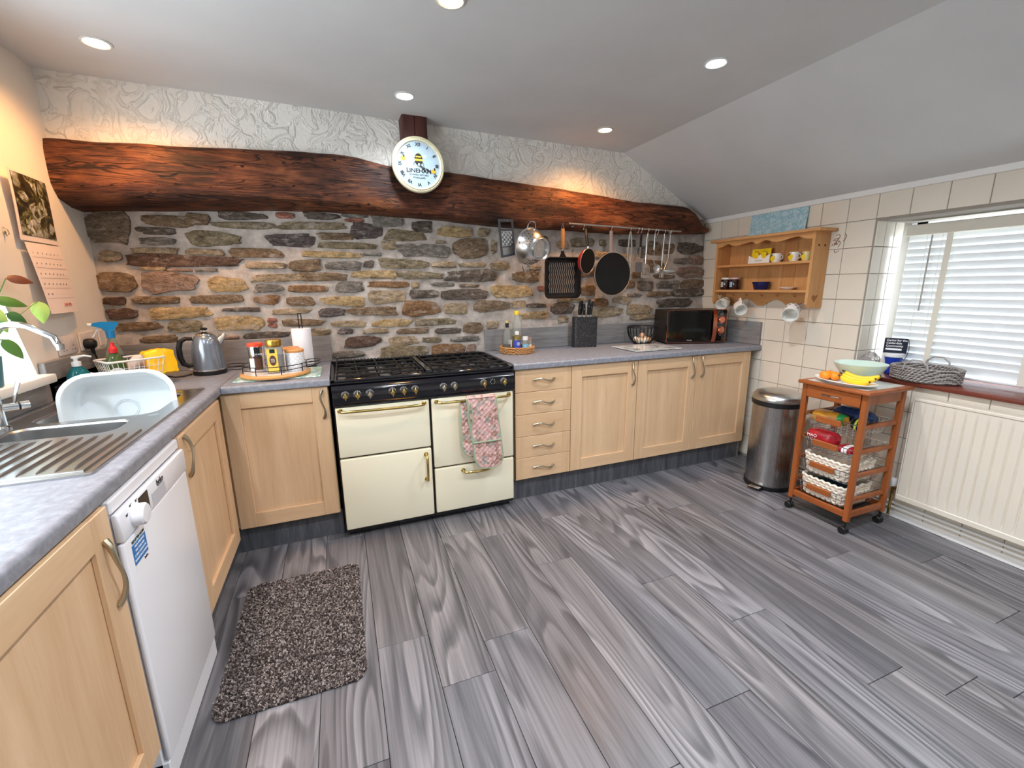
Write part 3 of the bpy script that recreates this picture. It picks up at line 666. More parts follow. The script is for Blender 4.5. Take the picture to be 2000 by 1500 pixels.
b1 = bowl_mesh(.525, .895, -1.06, -.675, .175).build('main_bowl', SINKM, sk); b2 = bowl_mesh(.525, .85, -1.272, -1.100, .11, .05).build('half_bowl', SINKM, sk)
MB().lathe([(.0, 0), (.028, 0), (.032, .003), (.022, .004), (0, .002)], 20, (.69, -1.2, .7905)).build('drain', CHROME, b2)
for i in range(11):
    x = .525+i*.0375; MB().tube([(x, -1.305, .9135), (x, -1.33, .9155), (x, -1.60, .9155), (x, -1.625, .9135)], [.002, .0042, .0042, .002], 6, flat=.8).build('drainer_rib', SINKM, sk)
MB().tube([(.50, -1.29, .914), (.50, -1.65, .914), (.93, -1.65, .914), (.93, -1.29, .914)], .004, 6).build('drainer_edge', SINKM, sk)
MB().lathe([(.0, .9136), (.016, .9138), (.018, .9136)], 18, (.90, -1.085, 0)).build('overflow_control', CHROME, sk)

tp = thing('mixer_tap', 'chrome swan neck mixer tap at the sink edge', 'tap', (.487, -1.092, .9135))
MB().lathe([(.026, 0), (.026, .006), (.018, .012), (.0165, .10), (.014, .13), (.011, .135)], 20).build('body', CHROME, tp)
MB().tube([(0, 0, .12), (0, 0, .22)]+[(.093-.093*math.cos(a), 0, .245+.10*math.sin(a)) for a in [PI*i/14 for i in range(1, 11)]]+[(.186, .0, .30), (.196, 0, .268)], .0105, 14).build('spout', CHROME, tp)
MB().lathe([(.011, 0), (.0115, .02), (.009, .021)], 14, (.1985, 0, .256)).build('aerator', STEEL, tp)
m = MB().tube([(.0, .0, .07), (.028, .02, .07), (.062, .045, .07)], [.013, .0135, .013], 14); m.build('lever_housing', CHROME, tp)
MB().tube([(.040, .029, .07), (.044, .032, .07)], .0145, 14).build('lever_ring', BLACKM, tp)
MB().tube([(.034, .024, .078), (.040, .028, .11), (.052, .034, .15)], [.005, .006, .007], 8, flat=.5).build('lever', CHROME, tp)

# washing-up bowl standing on its side in the main bowl, opening towards the room
wb = thing('washing_up_bowl', 'white plastic washing-up bowl propped on its side in the sink', 'washing up bowl', (.735, -.905, .742), math.radians(12))
Rm = Matrix.Rotation(math.radians(-10), 4, 'X')
m = MB(); L = []
for ins, y, r in ((-.016, .004, .10), (-.016, -.004, .10), (-.004, -.006, .095), (.0, 0, .092), (.006, .06, .085), (.012, .10, .08), (.03, .118, .06), (.08, .122, .03)):
    L.append([(x, y, z) for x, z in rrect(-.165+ins, .165-ins, .018+ins, .298-ins, r, 8)])
n = len(L[0]); m.v = [p for l in L for p in l]
m.f = [(i*n+k, i*n+(k+1) % n, (i+1)*n+(k+1) % n, (i+1)*n+k) for i in range(len(L)-1) for k in range(n)]+[tuple((len(L)-1)*n+k for k in range(n))]
# outer skin
o0 = len(m.v); L2 = []
for ins, y, r in ((-.016, .004, .10), (-.003, .008, .094), (.003, .06, .086), (.009, .104, .08), (.03, .124, .06)): L2.append([(x, y, z) for x, z in rrect(-.165+ins, .165-ins, .018+ins, .298-ins, r, 8)])
m.v += [p for l in L2 for p in l]; m.f += [(o0+i*n+k, o0+i*n+(k+1) % n, o0+(i+1)*n+(k+1) % n, o0+(i+1)*n+k) for i in range(len(L2)-1) for k in range(n)]+[tuple(o0+(len(L2)-1)*n+k for k in range(n))]
BOWLW = mat('washing_bowl_white', (232, 238, 240), .3)
m.xf(Rm).build('shell', BOWLW, wb, True, 50)
MB().lathe([(.040, .1215), (.040, .118), (.036, .117), (.034, .1215)], 28, axis='Y', cap=False).xf(Matrix.Translation((0, .2385, .158))).xf(Rm).build('base_ring', BOWLW, wb)

so = thing('soap_dispenser', 'teal hand soap bottle with clear pump beside the window sill', 'soap dispenser', (.475, -.545, .912), .5)
m = MB().lathe([(.0, 0), (.034, 0), (.040, .006), (.041, .05), (.037, .09), (.022, .118), (.015, .124), (.015, .13)], 20, sx=1.1, sy=.8)
m.build('bottle', mat('teal_soap', (30, 120, 130), .12, trans=.35, ior=1.35), so)
pm = MB().lathe([(.0165, .128), (.0165, .148), (.008, .15), (.008, .162), (.014, .163), (.014, .172), (0, .174)], 16).build('pump', mat('frosted_plastic', (225, 230, 230), .3), so)
MB().tube([(0, 0, .168), (.03, 0, .171), (.052, 0, .164)], [.006, .005, .004], 8).build('nozzle', mat('frosted_plastic', (225, 230, 230), .3), pm)
MB().tube([(.05, .0, .03), (.06, 0, .06), (.052, 0, .085), (.036, 0, .09)], .005, 8).build('side_grip', WHITEP, so)

# black wire rack the bottles stand beside
wrk = thing('wire_rack', 'low black wire rack behind the washing-up bowl', 'rack', (.482, -.60, .912), .1)
m = MB()
for z in (.008, .06): m.tube(loop3(rrect(-.048, .05, -.075, .085, .02, 3), z), .0022, 5, True)
for p in ((-.048, -.05), (.05, -.05), (-.048, .06), (.05, .06)): m.tube([(p[0], p[1], 0), (p[0], p[1], .06)], .002, 5)
m.build('frame', BLACKM, wrk)
m = MB()
for i in range(6): m.tube([(-.048, -.06+.025*i, .008), (.05, -.06+.025*i, .008)], .0016, 5)
m.build('floor_wires', BLACKM, wrk)

# white wire basket of cleaning things
wbk = thing('wire_basket', 'white wire basket holding washing up things by the kettle', 'basket', (.625, -.43, .912), math.radians(40))
WIREW = mat('white_coated_wire', (228, 226, 218), .4)
m = MB(); m.tube(loop3(rrect(-.11, .11, -.085, .085, .02, 4), .135), .0048, 8, True); m.build('rim', WIREW, wbk)
m = MB()
for z, s in ((.004, .80), (.035, .85), (.068, .9), (.10, .95)): m.tube(loop3(rrect(-.11*s, .11*s, -.085*s, .085*s, .02, 4), z), .0014, 5, True)
for i in range(11):
    x = -.10+.02*i
    for sy in (-1, 1): m.tube([(x, .085*sy, .135), (x*.8, .068*sy, .004)], .0014, 5)
for i in range(8):
    y = -.07+.02*i
    for sx in (-1, 1): m.tube([(.11*sx, y, .135), (.088*sx, y*.8, .004)], .0014, 5)
for i in range(7): m.tube([(-.088, -.06+.02*i, .004), (.088, -.06+.02*i, .004)], .0014, 5)
w = m.build('wires', WIREW, wbk); w['kind'] = 'stuff'
CLR = mat('clear_green_plastic', (206, 214, 196), .1, trans=.75, ior=1.25)
sp = thing('spray_bottle', 'clear trigger spray bottle with a bright blue head', 'spray bottle', (.520, -.30, .912), math.radians(215))
MB().lathe([(0, 0), (.036, 0), (.04, .006), (.04, .12), (.036, .15), (.02, .20), (.014, .225), (.014, .235)], 22, sx=1, sy=.7).build('bottle', CLR, sp)
BLUEP = mat('bright_blue_plastic', (30, 138, 205), .35)
h = MB().lathe([(.017, .225), (.018, .262), (.012, .266)], 16).build('head', BLUEP, sp)
MB().prism([(-.036, .292), (-.03, .302), (.03, .306), (.062, .300), (.064, .288), (.03, .276), (.016, .258), (-.014, .258), (-.022, .276)], 'Y', -.012, .012).build('trigger_head', BLUEP, h, False)
MB().tube([(.062, 0, .294), (.078, 0, .294)], .007, 10).build('nozzle', WHITEP, h)
MB().tube([(.04, 0, .28), (.05, 0, .26), (.066, 0, .235)], [.005, .004, .003], 8).build('trigger', WHITEP, h)
lb = MB().box(-.03, .03, .0285, .0295, .05, .14).build('label', mat('label_navy', (40, 70, 130), .4), sp, False)
text('F', .03, mat('label_yellow', (240, 220, 60), .4), lb, (.0, .0300, .12), (PI/2, 0, PI))
fa = thing('washing_up_liquid', 'green washing up liquid bottle with red cap in the basket', 'bottle', (.585, -.475, .918), math.radians(24))
MB().lathe([(0, 0), (.03, 0), (.034, .006), (.034, .10), (.031, .13), (.018, .158), (.013, .163), (.013, .17)], 20, sx=1.15, sy=.75).build('bottle', mat('green_liquid', (92, 112, 62), .12, trans=.4, ior=1.33), fa)
MB().lathe([(.016, .165), (.017, .185), (.012, .19), (.008, .20), (.009, .212), (0, .214)], 16).build('cap', mat('red_cap', (214, 38, 44), .35), fa)
lb = MB().lathe([(.0, 0), (.0305, 0), (.0305, .001), (0, .001)], 24, (0, -.0262, .07), 'Y', sy=.9).build('label', PRINTW, fa, False)
text('FAIRY', .019, mat('fairy_red', (190, 30, 40), .4), lb, (0, -.0280, .072), bold=.0004)
cl = MB().tube([(-.05, 0, .0), (-.02, .0, .03), (.0, 0, .05), (.03, 0, .052), (.06, 0, .03)], [.018, .026, .028, .026, .016], 12, flat=.7)
tag(cl.xf(Matrix.Rotation(.7, 4, 'Z')).build('rolled_cloth', mat('pink_cloth', (226, 205, 196), .9, var=.08, vscale=30, bump=.5, bscale=90), None, True, 60, (.645, -.41, .985)), 'pale pink dish cloth stuffed in the white wire basket', 'cloth')
YEL = mat('yellow_packet', (250, 196, 20), .3, var=.08, vscale=20, bump=.4, bscale=30)
pk = thing('sponge_packet', 'yellow sponge packet draped over the basket end', 'packet', (.715, -.375, .985), math.radians(40))
def pkf(u, v):
    x = -.06+.12*u; t = v*.16
    y, z = (-.02+t*.9, .085+.012*math.sin(u*PI)) if t < .05 else (.025+(t-.05)*.25, .085-(t-.05)*.92)
    return (x+.006*noise.noise((u*5, v*5, 1)), -y-.01*math.sin(PI*u), z+.006*noise.noise((u*6, v*6, 3)))
m = MB().grid(pkf, 12, 14); n = len(m.v); m.v += [(x, y+.016, z-.010) for x, y, z in m.v]; m.f += [tuple(i+n for i in reversed(f)) for f in m.f]
bd = [i for i in range(13)]+[13*j+12 for j in range(1, 15)]+[13*14+i for i in range(11, -1, -1)]+[13*j for j in range(13, 0, -1)]
m.f += [(bd[i], bd[(i+1) % len(bd)], bd[(i+1) % len(bd)]+n, bd[i]+n) for i in range(len(bd))]
m.build('wrapper', YEL, pk, True, 60)
MB().box(-.055, .0, -.03, .03, -.035, .055, .01, 2).build('orange_sponge', mat('orange_sponge', (226, 130, 50), .9, var=.1, vscale=80, bump=.5, bscale=160), pk)

# ================================================================== kettle, mat, tray and jars
KET = mat('kettle_grey_blue', (136, 146, 158), .22, .55, coat=.6)
kt = thing('kettle', 'grey blue metal kettle with black handle on the corner worktop', 'kettle', (.880, -.185, .911), math.radians(20))
MB().lathe([(.0, 0), (.078, 0), (.080, .006), (.079, .020), (.076, .022)], 32).build('base', BLACKP, kt)
MB().lathe([(.077, .022), (.078, .030)], 32).build('chrome_band', CHROME, kt)
MB().lathe([(.078, .030), (.077, .06), (.073, .11), (.066, .16), (.059, .19), (.050, .207), (.040, .214)], 32).build('shell', KET, kt)
ld = MB().lathe([(.044, .212), (.040, .220), (.024, .229), (.008, .232), (.006, .238)], 28).build('lid', CHROME, kt)
MB().lathe([(.006, .236), (.017, .242), (.018, .247), (.010, .252), (0, .253)], 18).build('lid_knob', BLACKP, ld)
MB().tube([(-.058, 0, .196), (-.088, 0, .199), (-.112, 0, .185), (-.122, 0, .15), (-.122, 0, .10), (-.112, 0, .065), (-.09, 0, .052), (-.074, 0, .054)], [.010, .011, .013, .0135, .0135, .013, .011, .010], 10).build('handle', BLACKP, kt)
m = MB(); m.tube([(.052, 0, .165), (.082, 0, .198), (.092, 0, .212)], [.026, .014, .008], 12); m.build('spout', STEEL, kt)
MB().box(-.098, -.07, -.008, .008, .026, .036, .003).build('switch', STEEL, kt, False)
o = MB().tube([(.80, -.215, .917), (.77, -.25, .9145), (.74, -.26, .9145), (.70, -.22, .9145), (.66, -.16, .9145), (.55, -.10, .9145), (.46, -.08, .9145)], .0035, 8).xf(Matrix.Rotation(math.radians(-20), 4, 'Z') @ Matrix.Translation((-.880, .185, -.911))).build('cord', BLACKP, kt)
def tile_pattern(name, a, b, sc):
    k = N(name); v = k.coord('Object', (sc, sc, sc))
    w1 = k.n('ShaderNodeTexWave', wave_type='RINGS', i_Scale=1.0, i_Distortion=3.0, i_Detail=2.0); k.set(w1.inputs['Vector'], v)
    k.out(Base_Color=k.ramp(k.math('ADD', k.math('MULTIPLY', k.voro(v, 1.2), .6), k.math('MULTIPLY', w1.outputs[1], .4)), [(.30, lin(a)), (.42, lin(b)), (.55, lin(a)), (.66, lin(b))]), Roughness=.2); return k.m
tag(MB().box(1.05, 1.452, -.545, -.235, .911, .9165, .002).build('worktop_saver', tile_pattern('teal_print', (226, 236, 226), (110, 178, 164), 26), None, False), 'glass worktop saver with teal tile pattern under the tray', 'worktop saver')
TRW = wood_mat('tray_wood', (205, 140, 80), (226, 168, 104), 'X', 14, .1)
tr = thing('serving_tray', 'round wooden serving tray with black wire rail', 'tray', (1.232, -.412, .917))
MB().lathe([(0, 0), (.158, 0), (.166, .004), (.168, .012), (.164, .018), (.155, .020), (0, .020)], 44).build('base', TRW, tr)
MB().lathe([(0, .020), (.150, .020), (.150, .0212), (0, .0212)], 44).build('marble_inlay', mat('white_marble', (232, 226, 220), .25, var=.06, vscale=12), tr)
for z in (.042, .062): MB().tube([(.153*math.cos(2*PI*i/40), .153*math.sin(2*PI*i/40), z) for i in range(40)], .0021, 6, True).build('rail', BLACKM, tr)
for i in range(8): a = 2*PI*(i+.35)/8; MB().tube([(.153*math.cos(a), .153*math.sin(a), .018), (.153*math.cos(a), .153*math.sin(a), .063)], .0023, 6).build('rail_post', BLACKM, tr)
for s in (-1, 1):
    for dz in (0, .014): MB().tube([(s*.150, -.05, .062-dz), (s*.17, -.058, .064-dz), (s*.212, -.04, .066-dz), (s*.222, 0, .066-dz), (s*.212, .04, .066-dz), (s*.17, .058, .064-dz), (s*.150, .05, .062-dz)], .0023, 6).build('handle', BLACKM, tr)
TZ = .9386
ct = thing('coffee_tin', 'silver coffee tin with orange red lid on the tray', 'coffee tin', (1.147, -.40, TZ), -.1)
MB().lathe([(0, 0), (.035, 0), (.036, .002), (.036, .138), (.035, .14), (0, .14)], 28).build('tin', mat('tin_silver', (205, 206, 208), .18, 1), ct)
MB().lathe([(.0375, .134), (.038, .148), (.036, .151), (0, .151)], 28).build('lid', mat('orange_red_lid', (236, 84, 52), .35), ct)
lbm = MB(); lbm.grid(lambda u, v: (.0364*math.sin(-.2+1.2*u), -.0364*math.cos(-.2+1.2*u), .012+.07*v), 10, 1); lb = lbm.build('label', mat('coffee_brown', (96, 62, 46), .4), ct)
lbm = MB(); lbm.grid(lambda u, v: (.0366*math.sin(-.9+.8*u), -.0366*math.cos(-.9+.8*u), .004+.07*v), 8, 1); lbm.build('label', PRINTW, ct)
bk = MB().grid(lambda u, v: (.0366*math.sin(.0+.75*u), -.0366*math.cos(.0+.75*u), .085+.045*v), 8, 1).build('label', INK, ct)
text('NESCAFÉ', .0125, PRINTW, bk, (.012, -.0372, .094), (PI/2, 0, .33)); text('AZERA', .012, PRINTW, bk, (.012, -.0372, .080), (PI/2, 0, .33)).data.materials[0] = INK
cj = thing('coffee_jar', 'glass coffee jar with gold lid and yellow label', 'coffee jar', (1.243, -.475, TZ), .05)
MB().prism(rrect(-.040, .040, -.036, .036, .014, 4), 'Z', 0, .136).build('jar', mat('jar_glass', (236, 240, 240), .06, trans=.8, ior=1.3), cj, True, 40)
MB().prism(rrect(-.036, .036, -.032, .032, .012, 4), 'Z', .003, .09).build('coffee', mat('coffee_granules', (86, 58, 44), .9, var=.3, vscale=200), cj, True, 40)
MB().lathe([(.033, .134), (.034, .140), (.0385, .142), (.0395, .165), (.036, .172), (0, .173)], 26).build('lid', mat('gold_lid', (188, 148, 66), .25, .8), cj)
lb = MB().box(-.034, .014, -.0372, -.0362, .008, .128).build('label', mat('yellow_label', (242, 206, 92), .4), cj, False)
MB().box(-.020, .004, -.0378, -.037, .106, .126).build('badge', mat('dark_green_badge', (20, 44, 36), .4), lb, False)
MB().lathe([(0, 0), (.0155, 0), (.0155, .0008), (0, .0008)], 24, (-.009, -.0372, .068), 'Y', sy=1.7).build('oval', mat('coffee_brown', (96, 62, 46), .4), lb, False)
for z in (.06, .067, .074): MB().box(-.018, 0, -.0384, -.038, z, z+.002).build('print_line', PRINTW, lb, False)
def lattice():
    k = N('grey_lattice_print'); uv = k.n('ShaderNodeTexCoord'); m = k.n('ShaderNodeSeparateXYZ'); k.t.links.new(uv.outputs['Object'], m.inputs[0])
    ang = k.n('ShaderNodeMath', operation='ARCTAN2'); k.set(ang.inputs[0], m.outputs[1]); k.set(ang.inputs[1], m.outputs[0])
    a = k.math('MULTIPLY', ang.outputs[0], 1.75); b = k.math('MULTIPLY', m.outputs[2], 38.0)
    def rings(du, dv):
        fa = k.math('SUBTRACT', k.math('FRACT', k.math('ADD', a, du+20)), .5); fb = k.math('SUBTRACT', k.math('FRACT', k.math('ADD', b, dv)), .5)
        r = k.math('SQRT', k.math('ADD', k.math('MULTIPLY', fa, fa), k.math('MULTIPLY', fb, fb)))
        return k.math('MAXIMUM', k.math('LESS_THAN', k.math('ABSOLUTE', k.math('SUBTRACT', r, .47)), .075), k.math('LESS_THAN', k.math('ABSOLUTE', k.math('SUBTRACT', r, .12)), .05))
    f = k.math('MAXIMUM', rings(0, 0), rings(.5, .5))
    k.out(Base_Color=k.mix(f, lin((132, 132, 140)), lin((238, 238, 240))), Roughness=.25); return k.m
LAT = lattice()
def canister(loc, label):
    c = thing('canister', label, 'canister', loc, 0, 'patterned canisters on the tray')
    MB().lathe([(0, 0), (.043, 0), (.046, .003), (.046, .095), (.044, .098), (0, .098)], 30).build('pot', LAT, c)
    MB().lathe([(.044, .096), (.047, .099), (.0475, .108), (.044, .113), (0, .114)], 30).build('lid', TRW, c)
canister((1.331, -.436, TZ), 'grey patterned canister with wooden lid at the front of the tray')
canister((1.304, -.346, TZ), 'grey patterned canister half hidden at the back of the tray')
kr = thing('kitchen_roll', 'white kitchen roll on a black wire stand behind the tray', 'kitchen roll', (1.355, -.165, .911))
MB().lathe([(0, 0), (.065, 0), (.065, .006), (0, .008)], 28).build('stand_base', BLACKM, kr)
MB().tube([(-.008, 0, .005), (-.008, 0, .30)]+[(.008*math.cos(a), 0, .305+.008*math.sin(a)) for a in [PI-PI*i/6 for i in range(7)]]+[(.008, 0, .30), (.008, 0, .005)], .0028, 6).build('stand_rod', BLACKM, kr)
MB().lathe([(.019, .01), (.052, .01), (.053, .013), (.053, .224), (.052, .226), (.019, .226)], 30).build('roll', mat('paper_white', (242, 240, 244), .9, bump=.2, bscale=300), kr)

# ================================================================== left wall: calendar, sockets, plug, plant, hooks
SOCK = mat('socket_white', (226, 218, 214), .35)
def socket(y, label):
    t = thing('wall_socket', label, 'socket', (.401, y, 1.125), PI/2, 'double sockets on the left wall')
    MB().box(-.075, .075, -.009, 0, -.043, .043, .004, 2).build('plate', SOCK, t, True, 40)
    for sx in (-.036, .036):
        MB().box(sx-.006, sx+.006, -.0125, -.009, .008, .032, .0015).build('switch', SOCK, t, False)
        for hx, hz in ((0, -.006), (-.011, -.024), (.011, -.024)): MB().box(sx+hx-.003, sx+hx+.003, -.0094, -.008, hz-.002, hz+.002).build('pin_hole', INK, t, False)
    return t
socket(-.425, 'white double socket nearer the window, empty'); socket(-.245, 'white double socket with the black plug in it')
pg = thing('plug', 'black plug in the left wall socket with trailing cord', 'plug', (.411, -.285, 1.112))
MB().lathe([(0, 0), (.024, 0), (.026, .01), (.024, .03), (.016, .04), (0, .041)], 12, axis='X').build('plug_body', BLACKP, pg)
MB().tube([(.022, 0, -.022), (.026, .0, -.05)], [.009, .006], 8).build('strain_relief', BLACKP, pg)
MB().tube([(.026, 0, -.045), (.03, .02, -.10), (.04, .035, -.15), (.055, .05, -.19), (.08, .06, -.1955), (.12, .10, -.1955)], .0035, 8).build('cord', BLACKP, pg)
tag(MB().box(.4008, .408, -.13, -.08, 1.085, 1.165, .003).build('blank_plate', SOCK), 'small blank white plate beside the sockets', 'plate')
def foliage_photo():
    k = N('tree_photograph'); v = k.coord(); f = k.noise(v, 16, 5, .65, 1.4); g = k.voro(v, 30)
    k.out(Base_Color=k.mix(k.ramp(g, [(.2, 0), (.6, .5)]), k.ramp(f, [(.36, lin((16, 14, 14))), (.47, lin((52, 44, 34))), (.52, lin((140, 140, 84))), (.60, lin((220, 220, 224)))]), lin((70, 64, 44))), Roughness=.3); return k.m
cal = thing('wall_calendar', 'hanging paper calendar with a tree photograph on the left wall', 'calendar', (.401, -.605, 1.27), PI/2)
PAPER = mat('calendar_paper', (238, 222, 214), .7)
def sheet(z0, z1, y0, y1, w0=0, w1=.285):
    return lambda u, v: (w0+(w1-w0)*u+.012*math.sin(PI*v)*.3, -.004-(y0+(y1-y0)*v)*(1-.6*u)-.010*math.sin(PI*u)*.5, z0+(z1-z0)*v)
c1 = MB().grid(sheet(.295, .565, .012, .02), 10, 8).build('top_page', PAPER, cal); MB().grid(lambda u, v: tuple(Vector(sheet(.295, .565, .012, .02)(.06+.88*u, .08+.89*v))+Vector((0, -.0012, 0))), 10, 8).build('photograph', foliage_photo(), c1)
c2 = MB().grid(sheet(0, .29, .045, .012, .02, .29), 10, 8).build('month_page', PAPER, cal)
GREYT = mat('grey_print', (150, 140, 138), .6)
for r_ in range(5):
    for q in range(7):
        u = .10+.115*q; p = sheet(0, .29, .045, .012, .02, .29)(u, .86-.145*r_); text(str(r_*7+q+1) if r_*7+q < 30 else '-', .010, GREYT, c2, (p[0], p[1]-.0012, p[2]), (PI/2, 0, .1))
    MB().grid(lambda u, v: tuple(Vector(sheet(0, .29, .045, .012, .02, .29)(.05+.9*u, .80-.145*r_+.004*v))+Vector((0, -.0009, 0))), 8, 1).build('rule_line', GREYT, c2)
p = sheet(0, .29, .045, .012, .02, .29)(.62, .12); text('JUNE 2025', .017, mat('red_print', (196, 90, 84), .6), c2, (p[0], p[1]-.002, p[2]), (PI/2, 0, .12))
hk = thing('wall_hook', 'small metal hook on the wall by the window', 'hook', (.401, -.66, 1.585))
MB().tube([(0, 0, .02), (.012, 0, .012), (.014, 0, -.005), (.006, 0, -.012), (.004, 0, .0)], .002, 6).lathe([(.0, 0), (.008, 0), (.006, .004)], 10, axis='X').build('hook_body', NICKEL, hk)
pl = thing('potted_plant', 'trailing green plant in a teal pot on the sink window sill', 'plant', (.405, -.965, 1.036))
MB().lathe([(0, 0), (.040, 0), (.043, .003), (.054, .105), (.050, .108), (.048, .10), (0, .095)], 24).build('pot', mat('teal_pot', (62, 118, 130), .35), pl)
MB().lathe([(0, .098), (.047, .098), (.03, .103), (0, .105)], 18).build('soil', mat('soil', (60, 44, 34), .95), pl)
LEAFS = {'g': mat('leaf_green', (96, 142, 62), .4), 'l': mat('leaf_lime', (176, 204, 104), .4), 'b': mat('leaf_bronze', (124, 74, 52), .4), 'd': mat('leaf_dark', (66, 110, 56), .4)}
def leaf(tip, base, w, key, seed):
    a, b = Vector(base), Vector(tip); d = b-a; L = d.length; side = d.cross(Vector((.5, -.8, .35))).normalized(); nrm = side.cross(d).normalized()
    def f(u, v):
        s = math.sin(PI*min(1, u**.75))**.8*(1-.25*u)*w
        return tuple(a+d*u+side*(v-.5)*s*2+nrm*(.12*L*math.sin(PI*u)-abs(v-.5)*s*.5))
    st = MB().tube([(0, 0, .10), tuple(Vector((0, 0, .14))*.5+a*.5), tuple(a)], .0018, 5).build('stem', LEAFS['d'], pl)
    MB().grid(f, 9, 4).build('leaf', LEAFS[key], pl, True, 80)
for i, (tip, base, w, key) in enumerate((((.05, .30, .36), (.02, .20, .375), .020, 'b'), ((.04, .25, .27), (.0, .13, .30), .022, 'g'), ((.06, .28, .20), (.055, .285, .29), .030, 'l'), ((.06, .18, .21), (.03, .14, .25), .02, 'd'),
                                     ((.03, .12, .18), (.0, .10, .28), .03, 'l'), ((.05, .13, .08), (.03, .08, .16), .022, 'g'), ((-.06, -.08, .25), (-.02, -.03, .2), .03, 'g'), ((.09, .02, .22), (.03, .01, .2), .028, 'd'), ((.03, .09, .23), (.0, .05, .2), .03, 'b'))): leaf(tip, base, w, key, i)

# ================================================================== clock on the beam
ckx = thing('wall_clock', 'round cream wall clock with a bee on its face', 'clock', (2.083, -.222, 2.066), math.radians(2.5))
CRM = mat('chipped_cream_paint', (226, 218, 184), .45, var=.06, vscale=25)
R0 = .155
MB().lathe([(R0-.02, -.022), (R0-.004, -.02), (R0, -.008), (R0-.003, .004), (R0-.010, .008), (R0-.014, .007), (R0-.018, .011), (R0-.024, .011), (R0-.028, .006), (R0-.028, .000)], 64, axis='Y').build('rim', CRM, ckx)
fc = MB().lathe([(0, .002), (R0-.026, .002), (R0-.026, -.018), (0, -.018)], 64, axis='Y').build('face', mat('pale_blue_face', (186, 208, 220), .4), ckx)
RN = ('XII', 'I', 'II', 'III', 'IV', 'V', 'VI', 'VII', 'VIII', 'IX', 'X', 'XI')
for i, tx in enumerate(RN):
    a = 2*PI*i/12; o = text(tx, .025, INK, fc, (.108*math.sin(a), -.0034, .108*math.cos(a)), (PI/2, -a, 0), 'numeral', bold=.0007)
    o.rotation_euler = (Matrix.Rotation(a, 3, 'Y') @ Matrix.Rotation(PI/2, 3, 'X')).to_euler()
text('LINEHAN', .032, INK, fc, (0, -.0034, -.034), sx=1.1, bold=.0005); text('59 FAMILY KITCHEN', .0125, INK, fc, (0, -.0034, -.056)); text('STAINLAND', .013, INK, fc, (0, -.0034, -.072))
def disc(x, z, rx, rz, m, nm, y=-.0034, t=.0006): return MB().lathe([(0, 0), (1, 0), (1, t), (0, t)], 24, axis='Y').xf(Matrix.Translation((x, y, z)) @ Matrix.Diagonal((rx, 1, rz, 1))).build(nm, m, fc, False)
BEEY = mat('bee_yellow', (242, 190, 40), .5); BEEK = mat('bee_black', (40, 46, 44), .5); WING = mat('bee_wing', (206, 224, 196), .5)
for s in (-1, 1):
    MB().prism([(s*.010, .048), (s*.045, .058), (s*.052, .052), (s*.044, .036), (s*.014, .038)], 'Y', -.0034, -.0040).build('bee_wing', WING, fc, False)
    MB().tube([(s*.014, -.0042, .02), (s*.026, -.0042, .012), (s*.030, -.0042, -.006)], .0012, 5).build('bee_leg', BEEK, fc)
disc(0, .028, .024, .033, BEEK, 'bee_body', -.0042); disc(0, .048, .015, .012, BEEK, 'bee_head', -.0046)
MB().box(-.0235, .0235, -.0056, -.005, .020, .031).build('bee_stripe', BEEY, fc, False); MB().box(-.017, .017, -.0056, -.005, .039, .046).build('bee_stripe', BEEY, fc, False); disc(0, .061, .005, .004, BEEY, 'bee_crown', -.0044)
for x, z in ((-.090, .028), (.088, -.030)): disc(x, z, .014, .012, BEEY, 'small_bee', -.0042); disc(x+.005, z+.012, .004, .009, BEEK, 'small_bee_wing', -.0046)
for L, a, w in ((.082, math.radians(116), .0035), (.052, math.radians(128), .005)):
    d = Vector((math.sin(a), 0, math.cos(a))); q = Vector((d.z, 0, -d.x))
    MB().prism([tuple((d*t+q*s)[i] for i in (0, 2)) for t, s in ((-.012, w*.5), (L*.55, w*.4), (L*.7, w*1.5), (L*.85, w*.5), (L, 0), (L*.85, -w*.5), (L*.7, -w*1.5), (L*.55, -w*.4), (-.012, -w*.5))], 'Y', -.0075, -.0085).build('hand', INK, ckx, False)
MB().lathe([(0, .006), (.006, .006), (.006, .011), (0, .012)], 16, axis='Y').build('hub', WHITEP, ckx)
MB().lathe([(0, .0125), (R0-.028, .0095), (R0-.028, .0085)], 64, axis='Y').build('glass', GLASSW, ckx)

# ================================================================== rail and hanging utensils
RY = -.150
rl = thing('utensil_rail', 'steel hanging rail fixed below the beam', 'rail', (0, 0, 0))
ra, rb = Vector((3.12, -.152, 1.790)), Vector((4.13, -.128, 1.772))
MB().tube([ra, rb], .006, 12).build('bar', STEEL, rl)
for t in (.06, .94):
    p = ra.lerp(rb, t); MB().tube([p, p+Vector((0, .05, 0))], .005, 10).lathe([(0, 0), (.016, 0), (.016, .005), (0, .006)], 16, (p.x, p.y+.055, p.z), 'Y').build('bracket', STEEL, rl)
def rail_z(x): return ra.z+(rb.z-ra.z)*(x-ra.x)/(rb.x-ra.x)
def rail_y(x): return ra.y+(rb.y-ra.y)*(x-ra.x)/(rb.x-ra.x)
def s_hook(x, label, L=.036):
    z, y = rail_z(x), rail_y(x)
    pts = [(0, .009, -.003), (0, .008, .006), (0, 0, .0095), (0, -.009, .004), (0, -.009, -.008), (0, -.004, -.018), (0, .003, -L+.010), (0, .004, -L+.002), (0, -.003, -L-.004), (0, -.009, -L)]
    tag(MB().tube(pts, .0016, 6).build('s_hook', CHROME, None, True, 60, (x, y, z)), label, 'hook', 'steel hooks on the rail')
    return y, z-L
UT = {}
